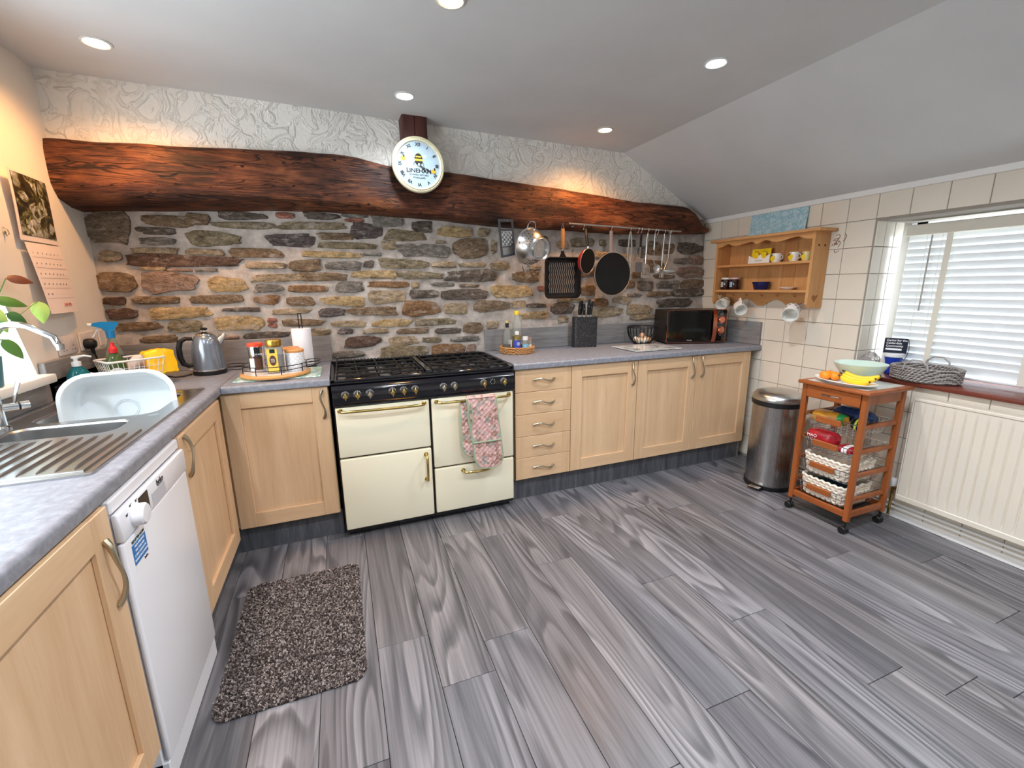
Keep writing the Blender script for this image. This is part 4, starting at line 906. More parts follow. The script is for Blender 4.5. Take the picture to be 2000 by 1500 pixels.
for x, n_ in ((3.245, 'the red frying pan'), (3.478, 'the large frying pan'), (3.650, 'the tongs'), (3.720, 'nothing, between the tongs and black handled spatula'), (3.749, 'the black handled spatula'), (3.812, 'the slotted turner'), (3.880, 'the ladle'), (3.905, 'nothing, beside the ladle'), (3.970, 'the meat fork'), (4.028, 'the spoon at the rail end')):
    UT[n_] = (x,)+s_hook(x, ('small steel rail hook holding '+n_) if 'nothing' not in n_ else 'empty steel rail hook'+n_.split(',')[1])
def hang(name, label, cat, key, dx=0, group='utensils hanging on the rail'):
    x, y, z = UT[key]; return thing(name, label, cat, (x+dx, y-.002, z-.002), 0, group)
# tongs
t = hang('kitchen_tongs', 'steel kitchen tongs hanging on the rail', 'tongs', 'the tongs')
for s in (-1, 1): MB().tube([(s*.004, 0, .004), (s*.009, 0, -.03), (s*.016, 0, -.12), (s*.018, 0, -.19), (s*.010, 0, -.25)], [.005, .0065, .007, .0075, .006], 8, flat=.35).build('arm', STEEL, t)
MB().tube([(-.006, 0, .008), (.006, 0, .008)], .004, 8).build('hinge', STEEL, t)
# black handled spatula
t = hang('spatula', 'grey bladed spatula with black handle on the rail', 'spatula', 'the black handled spatula')
MB().tube([(0, 0, .006), (-.003, 0, -.03), (-.004, 0, -.095)], [.008, .011, .009], 10, flat=.6).build('handle', BLACKP, t)
MB().tube([(-.004, 0, -.095), (-.006, 0, -.20)], .0045, 8).build('shaft', CHROME, t)
MB().prism([(-.040, -.205), (.020, -.205), (.024, -.28), (-.042, -.28)], 'Y', -.002, .002).build('blade', mat('grey_silicone', (92, 92, 94), .5), t, False)
# slotted turner
t = hang('slotted_turner', 'steel slotted turner hanging on the rail', 'turner', 'the slotted turner')
MB().tube([(0, 0, .006), (-.006, 0, -.05), (-.010, -.004, -.12), (-.010, 0, -.215)], [.007, .010, .006, .005], 8, flat=.5).build('handle', STEEL, t)
HS = [[(-.036+.014*i, -.30), (-.030+.014*i, -.30), (-.031+.0135*i, -.245), (-.036+.0135*i, -.245)] for i in range(5)]
MB().prism([(-.014, -.212), (.0, -.212), (.030, -.235), (.038, -.312), (.030, -.322), (-.042, -.322), (-.050, -.312), (-.040, -.235)], 'Y', -.001, .001, holes=HS).build('blade', STEEL, t, False)
# ladle
t = hang('ladle', 'steel ladle hanging on the rail', 'ladle', 'the ladle')
MB().tube([(0, 0, .006), (-.002, 0, -.04), (-.002, 0, -.11)], [.005, .007, .006], 8, flat=.5).tube([(-.002, 0, -.11), (.0, 0, -.20), (.008, -.01, -.225)], .003, 8).build('handle', STEEL, t)
m = MB().lathe([(0, -.022), (.018, -.019), (.030, -.008), (.034, .008), (.032, .008), (.028, -.006), (.016, -.016), (0, -.019)], 24, axis='Y'); m.xf(Matrix.Translation((.018, -.012, -.252))).build('cup', STEEL, t)
# meat fork, spoon
t = hang('meat_fork', 'long steel fork hanging on the rail', 'fork', 'the meat fork')
MB().tube([(0, 0, .006), (-.002, 0, -.06), (-.008, 0, -.15), (-.01, 0, -.245)], [.004, .006, .004, .004], 8, flat=.5).build('handle', STEEL, t)
for s in (-1, 0, 1): MB().tube([(-.010, 0, -.24), (-.012+s*.014, 0, -.262), (-.013+s*.015, -.008, -.315)], .003, 6).build('tine', STEEL, t)
t = hang('serving_spoon', 'steel angled spoon at the end of the rail', 'spoon', 'the spoon at the rail end')
MB().tube([(0, 0, .006), (-.004, 0, -.08), (-.008, 0, -.17), (-.030, 0, -.225), (-.045, -.0, -.26)], [.004, .006, .004, .0035, .0035], 8, flat=.6).build('handle', STEEL, t)
MB().tube([(-.050, -.004, -.262), (-.02, -.02, -.268), (.03, -.03, -.264), (.062, -.034, -.256)], [.006, .016, .018, .006], 12, flat=.4).build('bowl', STEEL, t)

def pan(name, label, loc, rz, R_, depth, outer, rim, key_parts, tilt=0):
    t = thing(name, label, 'pan', loc, rz, 'pans hanging on the beam')
    Mx = Matrix.Rotation(tilt, 4, 'X')
    # opening faces -Y (towards the room)
    MB().lathe([(0, -depth), (R_*.80, -depth), (R_*.88, -depth+.006), (R_, 0), (R_+.003, 0), (R_*.89, -depth+.001), (R_*.80, -depth-.004), (0, -depth-.004)], 48, axis='Y').xf(Mx).build('body', outer, t)
    MB().lathe([(0, -depth+.0006), (R_*.80, -depth+.0006), (R_*.875, -depth+.007), (R_-.001, .0004)], 48, axis='Y').xf(Mx).build('cooking_surface', NONST, t)
    MB().tube([(R_*math.cos(2*PI*i/48), 0, R_*math.sin(2*PI*i/48)) for i in range(48)], .0026, 6, True).xf(Mx).build('rim', rim, t)
    return t, Mx
NONST = mat('non_stick_coating', (15, 14, 14), .34, spec=.32); GREYH = mat('grey_handle', (128, 122, 122), .45); REDE = mat('red_enamel', (170, 44, 34), .3)
x, y, z = UT['the large frying pan']
t, Mx = pan('frying_pan', 'large dark frying pan with grey handle on the rail', (x+.020, y-.010, 1.447), 0, .156, .045, mat('pan_grey', (120, 112, 108), .4), mat('pan_rim', (170, 160, 150), .35, .6), 0)
HL = z-1.447
MB().tube([(-.008, .012, .150), (-.014, .012, .18), (-.018, .010, HL-.05), (-.020, .010, HL+.004)], [.022, .016, .013, .015], 12, flat=.6).build('handle', GREYH, t)
MB().prism([(-.032, .138), (.018, .138), (.012, .168), (-.024, .168)], 'Y', .004, .016).build('handle_bracket', mat('pan_rim', (170, 160, 150), .35, .6), t, False)
x, y, z = UT['the red frying pan']
t, Mx = pan('frying_pan', 'small red frying pan turned sideways on the rail', (x-.004, y-.072, 1.533), math.radians(24), .086, .032, REDE, mat('pan_rim', (170, 160, 150), .35, .6), 0, .12)
MB().tube([(0, .0, .080), (.0, 0, .105)], .006, 10).build('ferrule', CHROME, t)
MB().tube([(.0, 0, .10), (-.002, .010, .14), (.010, .026, .19), (.034, .045, z-1.533+.004)], [.009, .013, .012, .008], 12, flat=.7).build('handle', BLACKP, t)
t = thing('griddle_pan', 'square ridged griddle pan with wooden handle', 'pan', (3.071, -.165, 1.42), 0, 'pans hanging on the beam')
GR = mat('griddle_iron', (26, 22, 20), .42, spec=.3)
m = MB(); L = []
for ins, y, r in ((-.006, -.012, .035), (0, -.014, .032), (.010, .014, .028), (.016, .016, .024)): L.append([(a, y, b) for a, b in rrect(-.137+ins, .137-ins, -.137+ins, .137-ins, r, 6)])
for ins, y, r in ((-.006, -.010, .035), (.006, .020, .028)): L.insert(0, [(a, y, b) for a, b in rrect(-.137+ins, .137-ins, -.137+ins, .137-ins, r, 6)])
n = len(L[0]); m.v = [p for l in L for p in l]; m.f = [(i*n+k, i*n+(k+1) % n, (i+1)*n+(k+1) % n, (i+1)*n+k) for i in range(len(L)-1) for k in range(n)]+[tuple(range(n)), tuple((len(L)-1)*n+k for k in range(n))]
m.build('body', GR, t)
for i in range(14):
    xx = -.095+.0148*i; MB().tube([(xx+.004*math.sin(j*1.05), .0135, -.105+.0105*j) for j in range(21)], .0028, 5).build('ridge', mat('griddle_ridge', (150, 132, 118), .35, .4), t)
MB().prism([(-.028, .134), (.034, .134), (.012, .165), (.008, .185), (-.008, .185), (-.012, .165)], 'Y', -.004, .008).build('neck', GR, t, False)
MB().tube([(-.001, 0, .183), (-.001, 0, .200)], .006, 10).build('ferrule', CHROME, t)
MB().tube([(-.001, 0, .198), (-.002, 0, .22), (-.003, 0, .30), (-.003, 0, .332)], [.0095, .0135, .0145, .0125], 12).build('handle', wood_mat('beech_handle', (190, 122, 60), (212, 148, 84), 'Z', 20, .1), t)
MB().tube([(-.012, 0, .332), (-.008, 0, .348), (-.003, .006, .364), (.003, 0, .348), (.007, 0, .332)], .0018, 6).build('hanging_loop', STEEL, t)

# grater and colander hung on the beam
t = thing('grater', 'flat steel grater with dark frame hanging from the beam', 'grater', (2.645, -.166, 1.795), math.radians(3)); t.scale = (1.15, 1, 1)
DG = mat('dark_grey_plastic', (62, 64, 70), .5)
MB().prism([(-.048, 0), (.046, .004), (.058, -.225), (-.030, -.245)], 'Y', -.004, .004, holes=([(-.034, -.018), (.034, -.014), (.038, -.058), (-.032, -.062)], [(-.030, -.075), (.039, -.071), (.044, -.165), (-.024, -.172)], [(-.023, -.178), (.044, -.171), (.046, -.212), (-.019, -.228)])).build('frame', DG, t, False)
pl_ = MB().prism([(-.031, -.073), (.040, -.069), (.045, -.167), (-.025, -.174)], 'Y', -.0015, .001).build('grating_plate', STEEL, t, False)
for r_ in range(6):
    for q in range(6): xx, zz = -.023+.0115*q+.0012*r_, -.082-.0145*r_; MB().box(xx-.0025, xx+.0025, -.0045, -.0012, zz-.005, zz+.0025, .0012).build('tooth', STEEL if (r_+q) % 2 else INK, pl_, False)
MB().prism([(-.024, -.177), (.045, -.170), (.047, -.213), (-.020, -.229)], 'Y', -.001, .001).build('lower_plate', STEEL, t, False)
t = thing('colander', 'stainless steel colander hanging from the beam by its handle', 'colander', (2.805, -.180, 1.625), math.radians(20))
Mx = Matrix.Rotation(math.radians(12), 4, 'X')
prof = [(.122, 0), (.126, .002), (.118, .004), (.109, .040), (.092, .075), (.066, .098), (.062, .100)]
MB().lathe([(.122, -.002)]+prof+[(.06, .10), (0, .101)], 40, axis='Y').xf(Mx).build('bowl', STEEL, t)
MB().lathe([(.058, .098), (.066, .12), (.073, .124), (.070, .127), (.060, .120), (.054, .103), (0, .1025)], 36, axis='Y').xf(Mx).build('foot_ring', STEEL, t)
m = MB()
for j, (rr, yy) in enumerate(((.114, .024), (.106, .048), (.095, .070), (.080, .0865))):
    for i in range(30):
        a = 2*PI*(i+.5*(j % 2))/30
        if (i//5) % 2 == 0: m.ell((rr*math.cos(a), -yy, rr*math.sin(a)), .0034, 6, 4)
for rr in (.015, .028, .041):
    for i in range(int(rr*500)): a = 2*PI*i/int(rr*500); m.ell((rr*math.cos(a), -.1028, rr*math.sin(a)), (.0025, .001, .0025), 6, 4)
h = m.xf(Mx).build('drain_holes', INK, t); h['kind'] = 'stuff'
for s in (1, -1): MB().tube([(-.036, 0, s*.118), (-.034, -.002, s*.14), (-.02, -.004, s*.158), (0, -.004, s*.163), (.02, -.004, s*.158), (.034, -.002, s*.14), (.036, 0, s*.118)], .0038, 8).xf(Mx).build('handle', CHROME, t)
for x, z, w in ((2.655, 1.787, 'grater'), (2.812, 1.797, 'colander'), (3.068, 1.792, 'griddle pan')):
    tag(MB().tube([(0, .035, .0), (0, .0, -.001), (0, -.012, -.002), (0, -.014, .006)], .002, 6).build('beam_hook', NICKEL, None, True, 60, (x, -.163, z-.004)), 'small metal hook in the beam holding the '+w, 'hook', 'hooks screwed into the beam')

# ================================================================== things on the right worktop
WZ = .9105
def wicker_mat(name, a, b, sc=1):
    k = N(name); v = k.coord('Object', (sc, sc, sc)); w1 = k.n('ShaderNodeTexWave', bands_direction='DIAGONAL', i_Scale=38.0, i_Distortion=2.5); k.set(w1.inputs['Vector'], v)
    f = k.math('ADD', k.math('MULTIPLY', w1.outputs[1], .6), k.math('MULTIPLY', k.noise(v, 60, 3), .4))
    k.out(Base_Color=k.ramp(f, [(.25, lin(a)), (.7, lin(b))]), Roughness=.7); k.bump(f, .5, .004); return k.m
WICK = wicker_mat('rattan', (136, 84, 44), (214, 164, 104))
def braid_ring(R_, z, r, n, parent, m, name='weave', sx=1, sy=1, turns=None):
    for s in (0, 1):
        pts = []
        for i in range(n*4):
            a = 2*PI*i/(n*4); q = PI*i/2+s*PI; pts.append(((R_+r*.55*math.cos(q))*math.cos(a)*sx, (R_+r*.55*math.cos(q))*math.sin(a)*sy, z+r*.55*math.sin(q)))
        MB().tube(pts, r*.62, 5, True).build(name, m, parent)
wt = thing('wicker_tray', 'round rattan tray holding oil and seasoning bottles', 'tray', (2.717, -.175, WZ))
MB().lathe([(0, 0), (.108, 0), (.108, .010), (0, .010)], 36).build('base', WICK, wt)
for i, z in enumerate((.008, .019, .030, .041)): braid_ring(.113+.001*i, z, .007, 30, wt, WICK)
BZ = .9212
OIL = mat('golden_oil', (196, 170, 50), .1, trans=.6, ior=1.35); VIN = mat('dark_vinegar', (26, 16, 14), .1); PET = mat('clear_bottle', (236, 240, 234), .05, trans=.85, ior=1.2)
b = thing('vinegar_bottle', 'dark vinegar bottle with gold cap on the rattan tray', 'bottle', (2.652, -.150, BZ), 0, 'bottles on the rattan tray')
MB().lathe([(0, 0), (.025, 0), (.027, .004), (.027, .115), (.022, .14), (.012, .158), (.011, .19), (.012, .192)], 20).build('glass', PET, b); MB().lathe([(0, .003), (.0245, .003), (.0245, .05), (0, .05)], 20).build('vinegar', VIN, b)
MB().lathe([(.0125, .165), (.013, .195), (.0125, .197)], 16).build('neck_foil', INK, b); MB().lathe([(.0128, .196), (.0128, .212), (0, .213)], 16).build('cap', mat('pale_gold_cap', (222, 200, 120), .35, .4), b)
MB().box(.004, .0275, -.020, -.012, .03, .08).build('label', PRINTW, b, False)
b = thing('oil_bottle', 'tall clear oil bottle with yellow cap', 'bottle', (2.736, -.118, BZ), 0, 'bottles on the rattan tray')
MB().lathe([(0, 0), (.031, 0), (.033, .004), (.033, .07), (.030, .08), (.033, .09), (.033, .15), (.030, .158), (.033, .166), (.032, .19), (.022, .222), (.013, .242), (.013, .25)], 22).build('bottle', PET, b); MB().lathe([(0, .003), (.0295, .003), (.0295, .10), (0, .10)], 20).build('oil', OIL, b)
MB().lathe([(.0155, .248), (.0165, .256), (.0165, .272), (.014, .276), (0, .276)], 16).build('cap', mat('yellow_cap', (248, 214, 40), .35), b)
b = thing('seasoning_bottle', 'small bottle with blue label and white cap', 'bottle', (2.704, -.205, BZ), 0, 'bottles on the rattan tray')
MB().lathe([(0, 0), (.022, 0), (.024, .003), (.024, .095), (.018, .110), (.012, .118), (.012, .122)], 20).build('glass', mat('amber_liquid', (150, 130, 70), .1, trans=.4), b); MB().lathe([(.0245, .02), (.0245, .08)], 20).build('label', mat('royal_blue_label', (58, 80, 180), .4), b); MB().lathe([(.014, .118), (.014, .138), (.012, .140), (0, .140)], 16).build('cap', WHITEP, b)
for z, w in ((.062, .012), (.054, .016), (.046, .010)): MB().box(-w/1.3, w/1.3, -.0252, -.0246, z, z+.003).build('print_line', PRINTW, b, False)
for (x, y), lc, lb, h in (((2.758, -.225), (130, 190, 214), 'clear spice jar with pale blue label', .104), ((2.796, -.195), (236, 232, 226), 'clear spice jar with white label beside the blue one', .092)):
    b = thing('spice_jar', lb, 'spice jar', (x, y, BZ), 0, 'bottles on the rattan tray')
    MB().lathe([(0, 0), (.020, 0), (.021, .003), (.021, h*.72), (.018, h*.78)], 18).build('glass', PET, b); MB().lathe([(0, .003), (.0185, .003), (.0185, h*.45), (0, h*.45)], 18).build('spice', mat('spice', (190, 180, 150), .9), b)
    MB().lathe([(.0215, .008), (.0215, h*.5)], 18).build('label', mat('label_%d' % lc[0], lc, .5), b); MB().lathe([(.019, h*.77), (.0195, h), (0, h)], 18).build('cap', mat('spice_cap_%d' % lc[0], (232, 232, 230) if lc[0] < 200 else (168, 132, 116), .4), b)
    MB().box(-.007, .007, -.0222, -.0216, .016, .03).build('print_mark', GREYT, b, False)
# knife block
SPK = N('black_speckle'); _v = SPK.coord(); SPK.out(Base_Color=SPK.ramp(SPK.noise(_v, 260, 2, .5), [(.60, lin((26, 26, 28))), (.66, lin((120, 120, 124)))]), Roughness=.4); SPK = SPK.m
kb = thing('knife_block', 'black speckled knife block on the right worktop', 'knife block', (3.296, -.105, WZ), math.radians(-14))
MB().prism([(x, y) for x, y in rrect(-.092, .092, -.045, .045, .03, 6)], 'Z', 0, .222).build('block', SPK, kb, True, 40)
MB().prism([(x, y) for x, y in rrect(-.084, .084, -.037, .037, .026, 6)], 'Z', .222, .2235).build('bristle_top', BLACKP, kb, False)
for i, (dx, dy, tx, L, bk) in enumerate(((-.045, 0, .10, .115, .02), (-.026, .012, .07, .12, .02), (-.012, -.012, -.02, .10, .02), (.024, .0, .10, .13, .0), (.048, .008, .14, .115, .0))):
    k = thing('kitchen_knife', ('black handled kitchen knife, leftmost in the block', 'black handled kitchen knife, second from the left in the block', 'short steel ended knife at the front of the block', 'black handled knife with curved tallest grip', 'black handled knife, rightmost in the block')[i], 'knife', (3.296+dx*.97, -.105+dy-dx*.24*-1*-1, WZ+.2236), math.radians(-14), 'knives in the block')
    MB().tube([(0, 0, .016), (tx*.02, 0, .04), (tx*.06, 0, L*.7), (tx*.12, 0, L)], [.010, .0115, .0125, .010], 10, flat=.62).build('handle', BLACKP, k); MB().box(-.008, .008, -.004, .004, .0, .017, .001).build('bolster', STEEL, k, False)
    MB().lathe([(0, 0), (.003, 0), (.003, .001), (0, .001)], 10, (tx*.06, -.0078, L*.6), 'Y').build('rivet', STEEL, k, False)
# egg basket
eb = thing('egg_basket', 'black wire bowl of eggs beside the microwave', 'basket', (3.800, -.142, WZ))
pr = [(.062, .003), (.085, .03), (.104, .065), (.113, .10), (.115, .132)]
for r_, z in ((.115, .132), (.060, .003)): MB().tube([(r_*math.cos(2*PI*i/40), r_*math.sin(2*PI*i/40), z) for i in range(40)], .0042, 8, True).build('ring', BLACKM, eb)
for i in range(24): a = 2*PI*i/24; MB().tube([(r_*math.cos(a), r_*math.sin(a), z) for r_, z in pr], .0026, 6).build('wire', BLACKM, eb)
MB().lathe([(0, .002), (.06, .002), (.06, .004), (0, .004)], 30).build('base_plate', BLACKM, eb)
for i, (x, y, z, c_, w) in enumerate(((-.042, -.030, .030, (232, 214, 190), 'cream egg at the left of the wire bowl'), (-.008, -.048, .030, (238, 226, 210), 'pale egg at the front of the wire bowl'), (.036, -.034, .030, (224, 180, 146), 'light brown egg at the right of the wire bowl'), (.0, .012, .030, (206, 140, 100), 'brown egg in the middle of the wire bowl'), (-.030, .034, .032, (236, 226, 214), 'pale egg at the back of the wire bowl'), (.044, .022, .032, (226, 196, 164), 'tan egg behind the light brown one'), (-.012, -.014, .062, (222, 176, 140), 'egg on top of the pile in the bowl'))):
    pr2 = [(.0215*math.sin(PI*j/12)*(1-.12*math.cos(PI*j/12)*-1), -.028*math.cos(PI*j/12)) for j in range(13)]
    o = MB().lathe(pr2, 18).xf(Matrix.Rotation(1.2+.3*i, 4, 'Z') @ Matrix.Rotation(.9+.2*i, 4, 'X')).build('egg', mat('eggshell_%d' % i, c_, .5), None, True, 80, (3.800+x, -.142+y, WZ+z)); tag(o, w, 'egg', 'eggs in the wire bowl')
def marble_print():
    k = N('grey_marble_print'); v = k.coord(); f = k.noise(v, 9, 5, .6, 1.2); k.out(Base_Color=k.ramp(f, [(.38, lin((150, 156, 156))), (.46, lin((206, 212, 210))), (.6, lin((224, 228, 226)))]), Roughness=.06); return k.m
ccx = MB().box(-.20, .20, -.15, .15, .004, .0085, .001).build('chopping_board', marble_print(), None, False, 35, (3.655, -.385, WZ), math.radians(1)); tag(ccx, 'glass chopping board with grey marbled print on the right worktop', 'chopping board')
for sx in (-1, 1):
    for sy in (-1, 1): MB().lathe([(0, 0), (.008, 0), (.008, .004), (0, .004)], 12, (.18*sx, .13*sy, 0)).build('foot', mat('frosted_plastic', (225, 230, 230), .3), ccx)
# microwave
mw = thing('microwave', 'black microwave with rose gold handle in the worktop corner', 'microwave', (3.925, -.275, WZ), math.radians(-17))
MWB = mat('microwave_case', (34, 30, 28), .35); ROSE = mat('rose_gold', (226, 140, 108), .18, 1); MWG = mat('black_door_glass', (6, 6, 7), .05, coat=.5)
MB().box(.0, .475, .012, .245, .012, .262, .004).build('case', MWB, mw, False)
fr = MB().prism(rrect(0, .475, .010, .264, .014, 5), 'Y', -.006, .014).build('front_panel', MWG, mw, True, 40)
MB().tube([(x, -.006, z) for x, z in rrect(.001, .474, .011, .263, .014, 5)], .0022, 6, True).build('gold_edge', ROSE, fr)
MB().box(.02, .345, -.0075, -.0055, .03, .245, .001).build('door_window', mat('door_window', (10, 10, 12), .08), fr, False)
MB().prism([(-.006, .016), (-.016, .03), (-.024, .08), (-.027, .137), (-.024, .195), (-.016, .245), (-.006, .258), (-.004, .258), (-.011, .24), (-.018, .19), (-.021, .137), (-.018, .08), (-.011, .035), (-.004, .016)], 'X', .360, .390).build('handle', ROSE, mw)
for z in (.185, .105):
    kn = MB().lathe([(.0, 0), (.024, 0), (.024, .014), (.021, .017), (0, .017)], 26, (.432, -.006, z), 'Y').build('knob', ROSE, mw)
    MB().lathe([(.026, 0), (.029, 0), (.029, .003), (.026, .003)], 28, (.432, -.006, z), 'Y', cap=False).build('knob_ring', ROSE, fr)
    for a in range(7): an = -1.8+.6*a; MB().box(.432+.034*math.sin(an)-.001, .432+.034*math.sin(an)+.001, -.0066, -.006, z+.034*math.cos(an)-.001, z+.034*math.cos(an)+.001).build('dial_mark', ROSE, fr, False)
text('TOWER', .012, mat('pale_print', (200, 180, 170), .4), fr, (.185, -.008, .028)); text('POWER', .006, mat('pale_print', (200, 180, 170), .4), fr, (.432, -.0066, .225)); text('TIMER', .006, mat('pale_print', (200, 180, 170), .4), fr, (.432, -.0066, .066))
for x in (.03, .44):
    for y in (.03, .22): MB().lathe([(0, 0), (.012, 0), (.012, .012), (0, .012)], 12, (x, y, 0)).build('foot', BLACKP, mw)
tag(MB().tube([(3.99, -.03, .965), (3.955, -.055, .95), (3.93, -.04, .93), (3.90, -.03, .9145), (3.80, -.0285, .9145)], .0035, 8).build('power_cable', BLACKP), 'black cable behind the egg bowl leading to the microwave', 'cable')

# ================================================================== pine wall shelf and what stands on it
sh = thing('wall_shelf', 'pine wall shelf with scalloped trim on the tiled wall', 'shelf', (4.541, -.63, 0))
SX0, SX1 = -.142, -.001                                   # local x (depth); local y along the wall
def heart(cy, cz, s):
    p = []
    for i in range(24):
        t = 2*PI*i/24; p.append((cy+s*.062*16*math.sin(t)**3/16*1.0, cz+s*.062*(13*math.cos(t)-5*math.cos(2*t)-2*math.cos(3*t)-math.cos(4*t))/16))
    return p
for yy in (.385, -.385):
    pr = [(SX1, 1.205), (SX0+.05, 1.205), (SX0+.016, 1.212), (SX0+.003, 1.232), (SX0, 1.26), (SX0, 1.682), (SX1, 1.682)]
    MB().prism(pr, 'Y', yy-.009, yy+.009, holes=([(a, b) for a, b in heart(SX0+.068, 1.266, .48)],)).build('side_panel', PINE, sh, False)
    for zz in (1.60,):
        for xx in (-.10, -.045): MB().lathe([(0, 0), (.008, 0), (.008, .001), (0, .001)], 12, (xx, yy-.009*(1 if yy < 0 else -1), zz), 'Y').build('knot_plug', mat('dark_knot', (110, 62, 30), .6), sh, False)
MB().box(-.170, 0, -.438, .438, 1.682, 1.702, .006, 2).build('top_board', PINE_H, sh, True, 40)
for zz, nm in ((1.500, 'shelf_board'), (1.313, 'shelf_board')): MB().box(SX0+.004, SX1, -.376, .376, zz-.009, zz+.009, .003).build(nm, PINE_H, sh, False)
for i in range(8):
    y0 = -.376+.094*i; MB().box(-.010, -.001, y0+.0008, y0+.0932, 1.30, 1.682, .0015).build('back_board', PINE, sh, False)
def scallop(z0, z1, up, n=3):
    e = []
    for i in range(61):
        t = i/60; ph = abs(math.sin(PI*n*t)) if up else abs(math.sin(PI*n*t)); e.append((-.376+.752*t, (z0+(z1-z0)*ph**.8)))
    return e
vt = [(0, 1.640), (.02, 1.645), (.12, 1.664), (.21, 1.645), (.40, 1.664), (.46, 1.642), (.54, 1.664), (.67, 1.643), (.86, 1.664), (.96, 1.643), (1, 1.640)]
def vz(t):
    for (a, b), (c_, d) in zip(vt[:-1], vt[1:]):
        if t <= c_: q = (t-a)/(c_-a); q = q*q*(3-2*q); return b+(d-b)*q
    return vt[-1][1]
e = [(-.376+.752*i/80, vz(1-i/80)) for i in range(81)]
MB().prism([(-.376, 1.682)]+e+[(.376, 1.682)], 'X', SX0+.002, SX0+.016).build('valance', PINE_H, sh, False)
e = [(-.376+.752*i/60, 1.236-.024*math.sin(2*PI*3*i/60)*(-1)-.012*abs(math.sin(PI*3*i/60))) for i in range(61)]
MB().prism([(-.376, 1.305)]+e+[(.376, 1.305)], 'X', -.016, -.002).build('apron', PINE_H, sh, False)
for y in (.295, .17, .04, -.09, -.22, -.31): MB().tube([(-.012, y, 1.275), (-.04, y, 1.280), (-.048, y, 1.290)], .0035, 8).build('mug_peg', PINE, sh)
SZ1, SZ2 = 1.5095, 1.3225
YL = mat('lemon_yellow', (240, 204, 30), .4); LEAFG = mat('print_green', (60, 84, 40), .5)
t = thing('lemon_box', 'white and yellow box printed with lemons on the shelf', 'box', (4.475, -.58, SZ1), 0)
MB().prism([(-.088, 0), (.088, 0), (.086, .06), (.050, .042), (0, .066), (-.055, .046), (-.088, .062)], 'X', -.018, -.012).build('front', WHITEG, t, False)
MB().prism([(-.080, .004), (.080, .004), (.076, .100), (.066, .104), (-.076, .104)], 'X', .004, .010).build('back_card', YL, t, False)
MB().box(-.012, .01, -.08, .08, 0, .004).build('base', WHITEG, t, False)
for y in (.022, -.042):
    MB().lathe([(0, 0), (.020, 0), (.020, .001), (0, .001)], 20, (-.0195, y, .058), 'X', sy=1.2).build('lemon', YL, t, False); MB().prism([(y-.018, .074), (y-.03, .055), (y-.006, .086), (y+.018, .086)], 'X', -.0192, -.0182).build('printed_leaf', LEAFG, t, False)
text('LEMONS', .016, GREYT, t, (-.0185, 0, .020), (PI/2, 0, -PI/2))
def cup(y, label, r, h, m, lid=None):
    c = thing('lemon_cup', label, 'cup', (4.478, y, SZ1), 0, 'lemon printed cups on the shelf')
    MB().lathe([(0, 0), (r*.84, 0), (r*.9, .003), (r, h), (r-.003, h), (r*.82, .006), (0, .005)], 22).build('cup_body', m, c)
    MB().lathe([(0, 0), (r*.55, 0), (r*.55, .0008), (0, .0008)], 16, (-r*.955, .006, h*.5), 'X', sy=1.35).build('lemon', YL, c, False); MB().prism([(-.004, h*.9), (.020, h*.8), (.022, h*.55), (.010, h*.75)], 'X', -r*.98-.0006, -r*.955-.0002).build('printed_leaf', LEAFG, c, False)
    MB().tube([(0, -r, h*.8), (0, -r-.014, h*.75), (0, -r-.016, h*.45), (0, -r, h*.3)], .003, 6).build('handle', m, c)
cup(-.706, 'lemon printed cup beside the lemon box', .032, .062, WHITEG); cup(-.838, 'lemon printed cup in the middle of the upper shelf right side', .030, .062, WHITEG); cup(-.925, 'small lemon printed pot at the right end of the upper shelf', .027, .058, mat('pale_lemon_glaze', (232, 220, 160), .3))
for y, lb, lc in ((-.292, 'dark jam jar with white lid on the lower shelf', (226, 222, 214)), (-.378, 'dark jam jar with gingham lid on the lower shelf', (200, 170, 170))):
    j = thing('jam_jar', lb, 'jar', (4.470, y, SZ2), 0, 'jam jars on the lower shelf')
    MB().lathe([(0, 0), (.036, 0), (.038, .003), (.038, .072), (.034, .080)], 22).build('jar', mat('dark_jam', (44, 16, 18), .08, coat=.5), j); MB().lathe([(.036, .079), (.0365, .092), (0, .093)], 22).build('lid', mat('jam_lid_%d' % lc[0], lc, .5, var=.2, vscale=120), j)
    MB().box(-.0392, -.038, -.012, .012, .02, .06).build('label', mat('pale_label', (176, 170, 168), .5) if lc[0] > 210 else mat('blue_label', (150, 180, 196), .5), j, False)
t = tag(MB().lathe([(0, 0), (.045, 0), (.05, .003), (.064, .048), (.068, .056), (.064, .056), (.048, .008), (0, .006)], 24, sx=.7).build('pie_dish', mat('navy_glaze', (26, 32, 84), .2), None, True, 60, (4.478, -.605, SZ2)), 'small navy blue fluted dish on the lower shelf', 'dish')
tag(MB().lathe([(0, 0), (.028, 0), (.032, .004), (.058, .016), (.058, .018), (.03, .007), (0, .006)], 28, sx=.9).build('saucer', WHITEG, None, True, 60, (4.474, -.822, SZ2)), 'white saucer at the right of the lower shelf', 'saucer')
